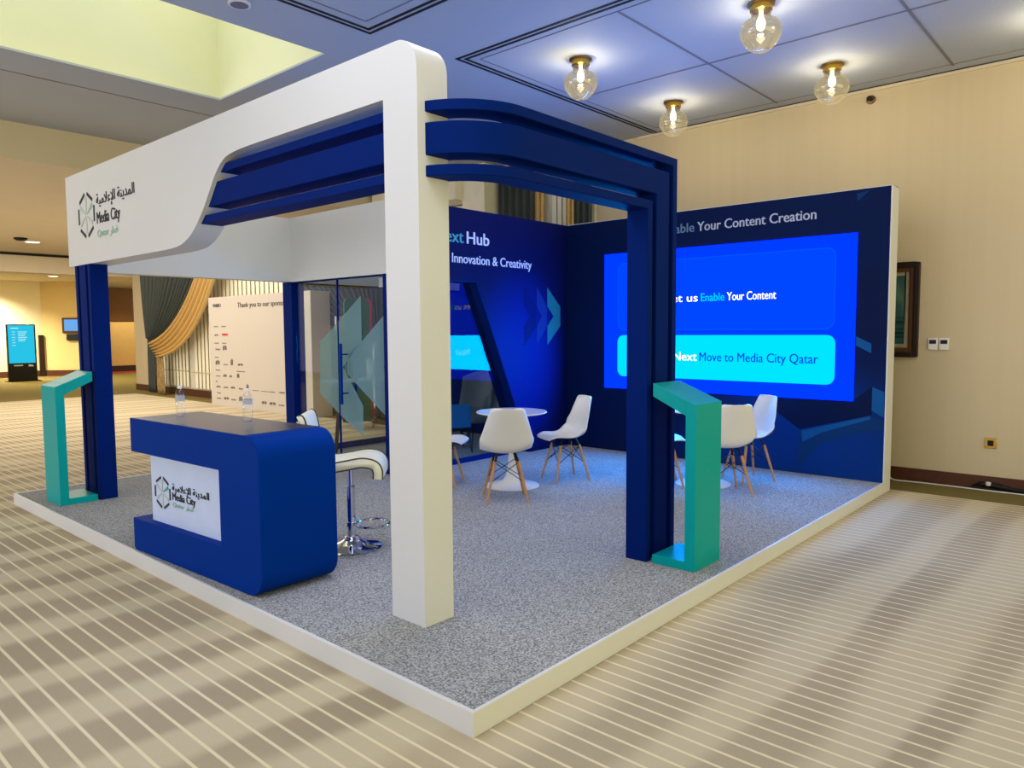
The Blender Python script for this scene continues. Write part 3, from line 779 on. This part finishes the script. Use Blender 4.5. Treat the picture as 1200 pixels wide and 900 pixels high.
for i, (xy, a, lab) in enumerate(CH):
    if i == 0:
        chair0.location = (*xy, H); chair0.rotation_euler = (0, 0, math.radians(a)); chair0['label'] = lab
    else: copy_thing(chair0, (*xy, H), math.radians(a), lab)

def make_table():
    t = thing('pedestal_table', 'small round white pedestal table between chairs in front of the trapezoid window', 'table', (0, 0, 0), 'round white pedestal tables')
    MB().lathe([(0.10, 0.695), (0.30, 0.702), (0.338, 0.713), (0.341, 0.719), (0.338, 0.724), (0.01, 0.724)], (0, 0, 0), 56).build('table_top', mat('glossy_white', (228, 228, 230), 0.12, spec=0.6), t, angle=50)
    MB().lathe([(0.262, 0.0), (0.264, 0.006), (0.25, 0.013), (0.17, 0.024), (0.10, 0.05), (0.062, 0.10), (0.042, 0.19), (0.033, 0.32), (0.034, 0.48), (0.045, 0.60), (0.08, 0.68), (0.11, 0.698)], (0, 0, 0), 48).build('pedestal', M_WHITE, t, angle=60)
    return t
tb = make_table(); tb.location = (3.275, 2.70, H)
copy_thing(tb, (4.53, 1.33, H), 0, 'small round white pedestal table half hidden behind the right teal stand')

# ------------------------------------------------------------------ hub interior
def lounge(x, y, rz, label, m, w=0.62, back=0.95, seat=0.42, group=None):
    t = thing('lounge_chair', label, 'lounge chair', (0, 0, 0), group)
    def bk(u, v):
        a = (u-0.5)*2
        return (-0.24-0.10*v+0.20*abs(a)**3, a*w/2, 0.30+(back-0.30)*v-0.08*abs(a)**4*v)
    MB().grid(bk, 16, 8).build('backrest', m, t, solid=0.06, angle=70)
    MB().box(-0.26, 0.28, -w/2+0.05, w/2-0.05, seat-0.12, seat).build('seat_cushion', m, t, bevel=0.04, seg=3)
    for sx_, sy_ in ((1, 1), (1, -1), (-1, 1), (-1, -1)):
        MB().tube([(sx_*0.28, sy_*(w/2-0.02), 0.0), (sx_*0.22, sy_*(w/2-0.10), seat-0.1)], [0.011, 0.017], 8).build('leg', M_BLACK, t)
    t.location = (x, y, H); t.rotation_euler = (0, 0, rz)
    return t
lounge(5.16, 5.15, PI*0.95, 'larger dark grey lounge chair behind the trapezoid window glass', M_GREYFAB, 0.70, 0.93)
lounge(4.98, 4.72, PI*0.9, 'smaller grey lounge chair at the slanted edge of the trapezoid window', M_GREYFAB, 0.46, 0.68)
bc = thing('low_back_chair', 'blue low-backed chair with black tapered legs just inside the window', 'chair', (0, 0, 0))
MB().box(-0.035, 0.035, -0.24, 0.24, 0.30, 0.60).build('backrest', M_BLUEFAB, bc, bevel=0.025, seg=3)
MB().box(-0.03, 0.42, -0.24, 0.24, 0.27, 0.33).build('seat_cushion', mat('dark_upholstery', (24, 28, 40), 0.8), bc, bevel=0.02, seg=3)
for sx_ in (0.0, 0.40):
    for sy_ in (-0.20, 0.20):
        MB().tube([(sx_+(0.05 if sx_ else -0.05), sy_*1.2, 0.0), (sx_, sy_, 0.29)], [0.012, 0.022], 8).build('leg', M_BLACK, bc)
bc.location = (4.22, 4.52, H); bc.rotation_euler = (0, 0, math.radians(58))
st_ = thing('swivel_table', 'small table on a chrome star base inside the hub behind the blue chair', 'table', (0, 0, 0))
MB().lathe([(0.25, 0.50), (0.26, 0.51), (0.25, 0.52), (0.01, 0.52)], (0, 0, 0), 32).build('table_top', M_SCREENBLK, st_)
MB().lathe([(0.02, 0.03), (0.02, 0.50)], (0, 0, 0), 14).build('column', M_CHROME, st_)
for k in range(4):
    a = PI/4+k*PI/2
    MB().tube([(0, 0, 0.05), (0.28*math.cos(a), 0.28*math.sin(a), 0.012)], [0.018, 0.012], 8).build('star_foot', M_CHROME, st_)
st_.location = (4.55, 5.0, H)
wc = thing('white_counter', 'narrow white counter with a dark leg along the far glass of the hub', 'counter', (3.9, 5.75, H))
MB().box(3.25, 4.95, 5.62, 5.88, 0.965, 1.0).build('counter_top', M_WHITE, wc, bevel=0.004)
for x in (3.45, 4.7): MB().tube([(x-0.18, 5.60, H), (x+0.02, 5.74, 0.965)], [0.022, 0.03], 10).build('leg', M_BLACK, wc)
lt = thing('table_lantern', 'small pale cylindrical lantern standing on the white counter behind the glass door', 'lantern', (3.95, 5.76, 1.0))
MB().lathe([(0.055, 0.0), (0.06, 0.01), (0.06, 0.03)], (3.95, 5.76, 1.0), 20).build('base', M_SOFF, lt)
MB().lathe([(0.05, 0.03), (0.052, 0.10), (0.052, 0.19), (0.04, 0.21)], (3.95, 5.76, 1.0), 20).build('shade', M_PLASTIC, lt)
MB().lathe([(0.06, 0.205), (0.06, 0.225), (0.03, 0.25), (0.012, 0.255)], (3.95, 5.76, 1.0), 20).build('cap', M_SOFF, lt)

# ------------------------------------------------------------------ beyond the booth: banners, sponsor board
def banner(name, label, x0, x1, y, z1, m):
    t = thing(name, label, 'banner', ((x0+x1)/2, y, 0), 'fabric display banners')
    P = [(x0, 0.10), (x1, 0.10)]; r = 0.09
    for cx_, a0 in ((x1-r, 0), (x0+r, PI/2)):
        for k in range(7): P.append((cx_+r*math.cos(a0+k*PI/12), z1-r+r*math.sin(a0+k*PI/12)))
    MB().prism(P, 'Y', y, y+0.04).build('fabric_face', m, t)
    for x in (x0+0.08, x1-0.08): MB().box(x-0.03, x+0.03, y-0.15, y+0.19, 0, 0.10).build('foot', M_CHROME, t)
banner('display_banner', 'green rounded-top fabric banner beyond the glass hub', 5.17, 5.665, 8.0, 2.145, M_GREENFAB)
banner('display_banner', 'red rounded-top fabric banner behind the green one', 5.66, 6.04, 8.42, 2.17, M_REDFAB)
ws = thing('notice_board', 'white board on a stand behind the banners', 'notice board', (5.6, 8.8, 0))
MB().box(5.56, 6.20, 8.8, 8.84, 1.62, 1.87).build('board_face', M_WHITE, ws)
for x in (5.7, 6.06): MB().box(x-0.02, x+0.02, 8.80, 8.84, 0, 1.62).build('stand_leg', M_BLACK, ws)

sbd = thing('sponsor_board', 'white freestanding board reading Thank you to our sponsors', 'display board', (5.95, 11.8, 0))
SBX, s0, s1, sz = 5.75, 13.84, 9.86, 2.365
MB().box(SBX, SBX+0.42, s1, s0, 0.0, sz).build('board_body', M_BOARD, sbd)
text('lettering', 'Thank you to our sponsors', M_INK, sbd, (SBX, 12.56, 2.12), *NEGX, 0.105, 1.95, bold=0.01)
text('lettering', 'VABBO', M_INK, sbd, (SBX, 13.64, 2.15), *NEGX, 0.075, 0.36, bold=0.03)
rows = [(1.72, [(13.62, .2, .02), (13.28, .2, .02)]), (1.53, [(13.60, .16, .035), ]), (1.36, [(13.62, .2, .02), (13.28, .2, .02)]), (1.22, [(13.58, .22, .03), (13.25, .16, .11)]),
        (1.05, [(13.62, .18, .02)]), (0.90, [(13.60, .18, .10), (13.25, .2, .02), (12.93, .1, .14), (12.62, .2, .05)]), (0.77, [(13.60, .2, .02), (12.68, .36, .02)]),
        (0.64, [(13.60, .2, .02), (13.27, .14, .06), (13.0, .1, .05), (12.68, .1, .10)]), (0.52, [(13.62, .08, .02)]),
        (0.40, [(13.60, .18, .04), (13.27, .2, .03), (12.95, .16, .05), (12.62, .18, .03), (12.30, .09, .13), (12.05, .25, .015), (11.70, .3, .015), (11.38, .2, .02), (11.02, .2, .03)]),
        (0.27, [(13.58, .18, .02)]), (0.15, [(13.60, .2, .025), (13.27, .2, .06), (12.95, .2, .03), (12.62, .12, .11), (12.32, .25, .02), (11.70, .18, .06), (11.40, .22, .06), (11.05, .2, .025)])]
M_GREYINK = mat('grey_ink', (96, 92, 92), 0.6)
for z, it in rows:
    for y, wd, hh in it:
        if hh > 0.03:   # small marks broken into strokes
            mk = [[(-y, z), (-y+wd*0.45, z), (-y+wd*0.45, z+hh), (-y, z+hh*0.7)], [(-y+wd*0.55, z+hh*0.2), (-y+wd, z), (-y+wd, z+hh*0.8), (-y+wd*0.6, z+hh)]]
        else: mk = [[(-y+wd*j/4, z), (-y+wd*(j+0.7)/4, z), (-y+wd*(j+0.7)/4, z+hh), (-y+wd*j/4, z+hh)] for j in range(4)]
        plate(mk, (SBX, 0, 0), *NEGX, 0.0008, 0.003).build('sponsor_mark', M_GREYINK, sbd, smooth=False)
plate([[(-13.28, 1.535), (-13.02, 1.535), (-13.0, 1.575), (-13.25, 1.58)]], (SBX, 0, 0), *NEGX, 0.0008, 0.003).build('sponsor_mark', mat('red_ink', (200, 50, 56), 0.6), sbd, smooth=False)

# ------------------------------------------------------------------ curtains and blinds on the right wall
def bez(a, c, b, t): return tuple((1-t)**2*a[k]+2*t*(1-t)*c[k]+t*t*b[k] for k in range(len(a)))
def swag(par, name, m, top0, top1, c0, c1, e0, e1, x, pleats, amp=0.11):
    """gathered cloth from a top edge to a tie point; points are (y, z) on the wall plane"""
    def f(u, v):
        A = [top0[k]*(1-u)+top1[k]*u for k in (0, 1)]; C = [c0[k]*(1-u)+c1[k]*u for k in (0, 1)]; B = [e0[k]*(1-u)+e1[k]*u for k in (0, 1)]
        y, z = bez(A, C, B, v)
        k = amp*(1-0.6*v)
        return (x-0.06+k*math.sin(u*pleats*2*PI)+0.3*k*math.sin(u*pleats*5.3+2), y, z)
    return MB().grid(f, pleats*8, 20).build(name, m, par, angle=180, solid=0.006)
def tail(par, name, m, y0, y1, z0, z1, x, pleats):
    def f(u, v):
        g_ = 0.72+0.28*math.sin(min(1, v*1.2)*PI/2)
        yc = (y0+y1)/2
        return (x-0.05+0.035*math.sin(u*pleats*2*PI), yc+(y0-yc+(y1-y0)*u)*g_, z0+(z1-z0)*v)
    return MB().grid(f, pleats*8, 8).build(name, m, par, angle=180, solid=0.006)
CXW = WX-0.06
cl = thing('tied_curtain', 'charcoal curtain swept to a tie-back at the far left of the wide window', 'curtain', (CXW, 18.5, 0), 'charcoal and gold window drapes')
swag(cl, 'drape', M_DKGREEN, (18.604, 3.55), (14.608, 3.55), (18.574, 2.4), (15.946, 1.75), (18.376, 1.47), (18.078, 1.38), CXW-0.13, 17)
tail(cl, 'drape_tail', M_DKGREEN, 18.624, 18.128, 1.47, 0.02, CXW-0.06, 4)
gl_ = thing('gold_swag', 'gold swag edging the charcoal curtain at the far left of the wide window', 'curtain', (CXW, 17.5, 0), 'charcoal and gold window drapes')
swag(gl_, 'drape', M_GOLD, (14.495, 3.55), (13.729, 3.55), (15.891, 1.72), (15.007, 1.10), (17.906, 1.36), (17.415, 0.98), CXW-0.30, 6)
tail(gl_, 'drape_tail', mat('patterned_gold', (150, 124, 78), 0.7, noise=(14, 0.5)), 17.636, 17.163, 1.22, 0.03, CXW-0.24, 3)
cr = thing('tied_curtain', 'charcoal curtain sweeping down to the right, seen through the glass hub door', 'curtain', (CXW, 9, 0), 'charcoal and gold window drapes')
swag(cr, 'drape', M_DKGREEN, (12.3, 3.55), (8.25, 3.55), (10.9, 1.75), (8.25, 2.4), (8.75, 1.38), (8.45, 1.47), CXW-0.13, 17)
tail(cr, 'drape_tail', M_DKGREEN, 8.75, 8.25, 1.47, 0.02, CXW-0.06, 4)
def straight(label, name, m, y0, y1, z0, z1, pleats, x):
    t = thing(name, label, 'curtain', (x, (y0+y1)/2, 0), 'straight drapes of the narrow window')
    def f(u, v): return (x+0.035*math.sin(u*pleats*2*PI), y0+(y1-y0)*u, z0+(z1-z0)*v)
    MB().grid(f, pleats*8, 6).build('drape', m, t, angle=180, solid=0.006)
straight('charcoal drape left of the blinds above the graphic wall', 'straight_curtain', M_DKGREEN, 5.70, 5.00, 0.05, 4.05, 5, CXW-0.06)
straight('narrow gold drape edge left of the blinds above the graphic wall', 'gold_drape', M_GOLD, 4.98, 4.82, 0.05, 4.05, 2, CXW-0.05)
straight('narrow gold drape edge right of the blinds above the graphic wall', 'gold_drape', M_GOLD, 4.42, 4.27, 0.05, 4.05, 2, CXW-0.05)
straight('charcoal drape right of the blinds, above the corner of the booth', 'straight_curtain', M_DKGREEN, 4.27, 3.97, 0.05, 4.05, 3, CXW-0.06)
def blind(label, y0, y1, z0, z1, step=0.19):
    t = thing('vertical_blind', label, 'blind', (WX-0.05, (y0+y1)/2, 0), 'cream vertical blinds')
    m = MB(); n = int((y1-y0)/step)
    for k in range(n):
        a = y0+k*step; b = a+step*0.985
        m.prism([(WX-0.075, a), (WX-0.073, a), (WX-0.050, b), (WX-0.052, b)], 'Z', z0, z1)
    m.build('slats', M_BLIND, t, smooth=False)
    MB().box(WX-0.09, WX-0.03, y0, y1, z1, z1+0.05).build('head_rail', M_WHITE, t)
    MB().box(WX-0.082, WX-0.078, y0, y1, z0+0.38, z0+0.41).build('hem_strip', mat('blind_hem', (196, 184, 150), 0.7), t)
blind('cream vertical blind at the far left beside the gold swag', 16.40, 18.1, 0.24, 3.4)
blind('cream vertical blind behind the sponsor board', 8.3, 16.25, 0.22, 3.4)
blind('grey-looking vertical blind between the gold drapes above the graphic wall', 4.43, 4.81, 0.3, 3.95, 0.095)
blind('vertical blind under the cream box beam behind the white column', 6.3, 8.2, 0.3, 3.55)

# ------------------------------------------------------------------ lobby
ks = thing('information_kiosk', 'tall black digital kiosk with a glowing cyan screen in the far lobby', 'kiosk', (5.55, 26.8, 0))
MB().box(5.13, 5.98, 26.8, 26.92, 0.03, 1.925).build('kiosk_body', M_SCREENBLK, ks, bevel=0.02)
MB().box(5.17, 5.93, 26.795, 26.80, 0.62, 1.89).build('screen', E_KIOSK, ks)
MB().box(5.08, 6.03, 26.65, 27.05, 0.0, 0.03).build('foot_plate', M_BLACK, ks)
kt = [[(5.25, 1.78), (5.48, 1.78), (5.48, 1.80), (5.25, 1.80)]]
for k in range(6): kt += [[(5.46, 1.66-k*0.06), (5.72-0.03*(k % 3), 1.66-k*0.06), (5.72-0.03*(k % 3), 1.675-k*0.06), (5.46, 1.675-k*0.06)], [(5.28, 1.66-k*0.09), (5.38, 1.66-k*0.09), (5.38, 1.672-k*0.09), (5.28, 1.672-k*0.09)]]
plate(kt, (0, 26.795, 0), *NEGY, 0.0005, 0.002).build('screen_text', E_KTEXT, ks, smooth=False)
plate([[(5.3, 0.52), (5.56, 0.52), (5.56, 0.56), (5.3, 0.56)], [(5.72, 0.50), (5.88, 0.50), (5.85, 0.55), (5.72, 0.57)]], (0, 26.8, 0), *NEGY, 0.0005, 0.003).build('maker_mark', mat('light_grey_print', (150, 155, 160), 0.5), ks, smooth=False)
wm = thing('wall_monitor', 'small framed blue monitor on the ochre lobby wall left of the ribbed column', 'monitor', (7.5, 29.0, 1.8))
dv = Vector((2.3, -1.85, 0)).normalized(); nv = Vector((dv.y, -dv.x, 0))
def along(t, z, o_=0.0): 
    p = Vector((7.0, 29.7, 0))+dv*t+nv*o_; return (p.x, p.y, z)
def slab(mb, t0, t1, z0, z1, o0, o1): 
    a = [along(t0, z0, o0), along(t1, z0, o0), along(t1, z1, o0), along(t0, z1, o0)]; b = [along(t0, z0, o1), along(t1, z0, o1), along(t1, z1, o1), along(t0, z1, o1)]
    mb.loft([a, b]); return mb
slab(MB(), 0.72, 1.40, 1.62, 2.20, 0.01, 0.06).build('monitor_frame', M_DKWOOD, wm, bevel=0.01)
slab(MB(), 0.80, 1.32, 1.70, 2.13, 0.06, 0.066).build('screen', E_MON, wm)
tl = thing('wall_intercom', 'black rounded box below the small monitor on the ochre lobby wall', 'intercom', (7.6, 29.0, 1.4))
slab(MB(), 0.86, 1.42, 1.34, 1.58, 0.01, 0.10).build('body', M_SCREENBLK, tl, bevel=0.03)
for x_, lab in ((6.93, 'tall dark wooden strip on the lobby wall corner right of the kiosk'), (4.05, 'tall dark wooden strip on the lobby wall left of the kiosk')):
    t = thing('corner_guard', lab, 'corner guard', (x_, 29.6, 0), 'dark wooden corner guards')
    MB().box(x_-0.09, x_+0.09, 29.58, 29.66, 0.0, 1.55).build('guard_body', mat('espresso_wood', (40, 24, 16), 0.4), t, bevel=0.01)
wd = thing('wooden_panel', 'dark brown wooden wall panel in the alcove right of the ribbed column', 'wall panel', (10.5, 30.95, 2.1))
MB().box(9.7, 11.6, 30.92, 30.99, 2.09, 3.5).build('panel_face', mat('walnut', (112, 68, 30), 0.4, noise=(3, 0.12)), wd, bevel=0.01)
fs = thing('room_divider', 'beige folding divider below the wooden panel in the alcove', 'divider', (10.3, 30.6, 0))
MB().box(9.6, 10.78, 30.55, 30.62, 0.25, 2.06).build('divider_face', mat('beige_fabric', (206, 172, 118), 0.8), fs, bevel=0.01)
MB().box(10.78, 10.86, 30.53, 30.64, 0.0, 2.10).box(9.6, 10.78, 30.53, 30.64, 0.0, 0.25).build('divider_frame', mat('espresso_wood', (40, 24, 16), 0.4), fs)
rg_ = thing('red_runner', 'red runner carpet on the floor in front of the folding divider', 'runner', (10.1, 30, 0))
MB().box(9.4, 11.2, 29.6, 30.5, 0.0, 0.012).build('runner_pile', mat('red_carpet', (186, 24, 40), 0.9), rg_)

# recessed and pendant lights
def downlight(x, y, z, label, r=0.11, power=0, name='recessed_downlight'):
    t = thing(name, label, 'ceiling light', (x, y, z), 'recessed lobby downlights')
    MB().lathe([(r*1.25, 0.0), (r*1.25, -0.012), (r, -0.014), (r, -0.004)], (x, y, z), 24).build('trim_ring', M_WHITE, t)
    MB().lathe([(r*0.95, -0.005), (0.001, -0.006)], (x, y, z), 24, False).build('lens', E_DOWN, t, smooth=False)
    if power: spot('downlight_beam', (x, y, z-0.03), power, (1.0, 0.82, 0.48), 130)
downlight(6.45, 26.3, 3.55, 'recessed downlight glowing above the kiosk wall', 0.16, 420)
downlight(3.39, 17.3, 3.68, 'recessed downlight in the lower lobby ceiling left of the beam end', 0.15, 150)
spot('alcove_wash', (10.2, 29.6, 3.5), 260, (1.0, 0.82, 0.48), 110)
spot('kiosk_wash', (5.0, 28.6, 3.5), 1700, (1.0, 0.91, 0.72), 140, 1.0)
sv = thing('smoke_detector', 'small dark smoke detector beside the lobby downlight', 'smoke detector', (3.1, 17.6, 3.68))
MB().lathe([(0.13, 0.0), (0.13, -0.03), (0.08, -0.06), (0.0, -0.06)], (3.0, 16.7, 3.68), 20, False).build('housing', M_BLACK, sv)
sh = thing('sprinkler_head', 'small brown sprinkler hanging from the lobby ceiling by the beam end', 'sprinkler', (4.0, 16.0, 3.68))
MB().lathe([(0.05, 0.0), (0.05, -0.01), (0.015, -0.02), (0.015, -0.09), (0.05, -0.095), (0.05, -0.10)], (4.15, 16.2, 3.68), 14).build('nozzle', M_DKWOOD, sh)
cs = thing('ceiling_speaker', 'round grey ceiling speaker above the skylight corner', 'speaker', (1.013, 3.46, CZ))
MB().lathe([(0.085, 0.0), (0.085, -0.012), (0.07, -0.014)], (1.013, 3.46, CZ), 28).build('rim', M_WHITE, cs)
MB().lathe([(0.068, -0.0145), (0.03, -0.018), (0.0, -0.018)], (1.013, 3.46, CZ), 28, False).build('grille', mat('grey_mesh', (112, 110, 128), 0.7), cs)
ws_ = thing('wall_sprinkler', 'small round brass sprinkler on the right wall near the ceiling', 'sprinkler', (WX, 0.456, 4.0))
def wallring(mb, y, z, prof): 
    mb.loft([[(WX-d, y+r*math.cos(2*PI*k/20), z+r*math.sin(2*PI*k/20)) for k in range(20)] for r, d in prof]); return mb
wallring(MB(), 0.456, 4.005, [(0.045, 0.001), (0.045, 0.012), (0.036, 0.016)]).build('escutcheon', mat('aged_brass', (120, 92, 60), 0.4, metal=0.8), ws_)
wallring(MB(), 0.456, 4.005, [(0.018, 0.014), (0.016, 0.06), (0.028, 0.062), (0.028, 0.07)]).build('nozzle', M_BLACK, ws_)

def make_lamp():
    t = thing('globe_ceiling_light', 'x', 'ceiling light', (0, 0, 0), 'smoked glass ceiling lights')
    MB().lathe([(0.105, 0.0), (0.105, -0.012), (0.092, -0.018)], (0, 0, 0), 32).build('canopy', mat('antique_brass', (150, 122, 70), 0.35, metal=0.9), t)
    MB().lathe([(0.085, -0.016), (0.085, -0.055), (0.078, -0.058)], (0, 0, 0), 32).build('collar', M_BRASS, t)
    MB().lathe([(0.074, -0.055), (0.074, -0.115), (0.066, -0.118)], (0, 0, 0), 32, False).build('neck_glass', SMOKE, t)
    pr = [(0.066, -0.112), (0.10, -0.122), (0.135, -0.145), (0.155, -0.18), (0.160, -0.215), (0.150, -0.26), (0.122, -0.305), (0.085, -0.34), (0.055, -0.36), (0.03, -0.366), (0.002, -0.367)]
    MB().lathe(pr, (0, 0, 0), 40, False).build('glass_bowl', SMOKE, t, angle=180)
    b = MB().lathe([(0.014, -0.058), (0.016, -0.10), (0.030, -0.13), (0.034, -0.16), (0.026, -0.19), (0.008, -0.205), (0.0005, -0.206)], (0, 0, 0), 20).build('bulb', E_BULB, t)
    return t
lamp0 = make_lamp()
LP = [(3.735, 2.218, 'smoked glass globe ceiling light nearest the white column'), (3.735, 0.487, 'largest-looking smoked glass globe ceiling light at the top of the picture'),
      (5.487, 0.525, 'smoked glass globe ceiling light right above the screen wall end'), (5.487, 2.23, 'smoked glass globe ceiling light above the corner of the navy arch'),
      (5.50, -1.22, 'smoked glass globe ceiling light beyond the right edge, only its glow in view')]
for i, (x, y, lab) in enumerate(LP):
    if i == 0: lamp0.location = (x, y, CZ); lamp0['label'] = lab
    else: copy_thing(lamp0, (x, y, CZ), 0, lab)
    point('bulb_light', (x, y, CZ-0.225), 23, (1.0, 0.90, 0.68), 0.02)
for x, y in ((3.735, -1.24),):   # the same lights just outside the view
    point('bulb_light', (x, y, CZ-0.225), 23, (1.0, 0.90, 0.68), 0.02)

# ------------------------------------------------------------------ right wall fittings
pf = thing('framed_painting', 'dark-framed seascape painting half hidden behind the screen wall', 'painting', (WX, 0.3, 1.3))
fy0, fy1, fz0, fz1 = -0.07, 0.80, 1.30, 2.275
def framepiece(d0, d1, x0, x1, nm, m):
    mb = MB()
    a = (fy0+d0, fy1-d0, fz0+d0, fz1-d0); b = (fy0+d1, fy1-d1, fz0+d1, fz1-d1)
    mb.box(x0, x1, a[0], b[0], a[2], a[3]).box(x0, x1, b[1], a[1], a[2], a[3]).box(x0, x1, b[0], b[1], a[2], b[2]).box(x0, x1, b[0], b[1], b[3], a[3])
    return mb.build(nm, m, pf, bevel=0.006)
framepiece(0.0, 0.05, WX-0.045, WX, 'outer_frame', mat('espresso_wood', (40, 24, 16), 0.4))
framepiece(0.05, 0.095, WX-0.032, WX, 'inner_frame', mat('bronze_wood', (92, 60, 34), 0.4, metal=0.2))
framepiece(0.095, 0.135, WX-0.022, WX, 'mount', mat('grey_mount', (150, 140, 112), 0.8))
g = G('seascape', 0.6, 0.2)
sky = g.mix(g.step(g.noise(4.0, 3.0), 0.3, 0.7), lin((44, 86, 84)), lin((86, 112, 100)))
sea = g.mix(g.step(g.noise(6.0, 3.0, (1, 0.6, 9)), 0.35, 0.65), lin((10, 34, 40)), lin((40, 84, 84)))
M_SEA = g.base(g.mix(g.step(g.z, 1.70, 1.73), sea, sky))
MB().box(WX-0.016, WX-0.002, fy0+0.13, fy1-0.13, fz0+0.13, fz1-0.13).build('canvas', M_SEA, pf, smooth=False)
for y, lab in ((-0.203, 'white thermostat next to the painting, left of the pair on the right wall'), (-0.303, 'white thermostat, right of the pair on the right wall')):
    t = thing('wall_thermostat', lab, 'thermostat', (WX, y, 1.43), 'white wall thermostats')
    MB().box(WX-0.02, WX, y-0.043, y+0.043, 1.375, 1.497).build('casing', M_PLASTIC, t, bevel=0.005)
    MB().box(WX-0.022, WX-0.019, y-0.031, y+0.031, 1.437, 1.477).build('display', M_SCREENBLK, t)
so = thing('wall_socket', 'brass-framed square wall socket low on the right wall', 'socket', (WX, -0.735, 0.466))
MB().box(WX-0.012, WX, -0.785, -0.685, 0.415, 0.515).build('face_plate', M_BRASS, so, bevel=0.004)
MB().box(WX-0.016, WX-0.010, -0.760, -0.710, 0.438, 0.492).build('insert', M_BLACK, so, bevel=0.002)
cb = thing('power_cable', 'white power cable lying along the dark skirting of the right wall', 'cable', (6.42, -0.6, 0))
MB().tube(catmull([(6.44, 0.16, 0.04), (6.40, 0.10, 0.008), (6.41, -0.1, 0.007), (6.42, -0.4, 0.007), (6.41, -0.8, 0.007), (6.42, -1.3, 0.007), (6.40, -2.0, 0.007)], 5), 0.007, 8).build('cord', M_WHITE, cb)
pa = thing('power_adaptor', 'black power adaptor with a white plug on the floor by the skirting', 'adaptor', (6.44, -0.8, 0))
MB().tube(catmull([(6.45, -0.60, 0.03), (6.44, -0.70, 0.06), (6.45, -0.85, 0.045), (6.45, -1.0, 0.03), (6.45, -1.2, 0.012)], 4), [0.012]*3+[0.03]*6+[0.02]*8, 10).build('adaptor_body', M_BLACK, pa)
MB().lathe([(0.02, 0.0), (0.024, 0.01), (0.024, 0.03), (0.012, 0.036)], (6.425, -0.74, 0.055), 16).build('plug', M_WHITE, pa)
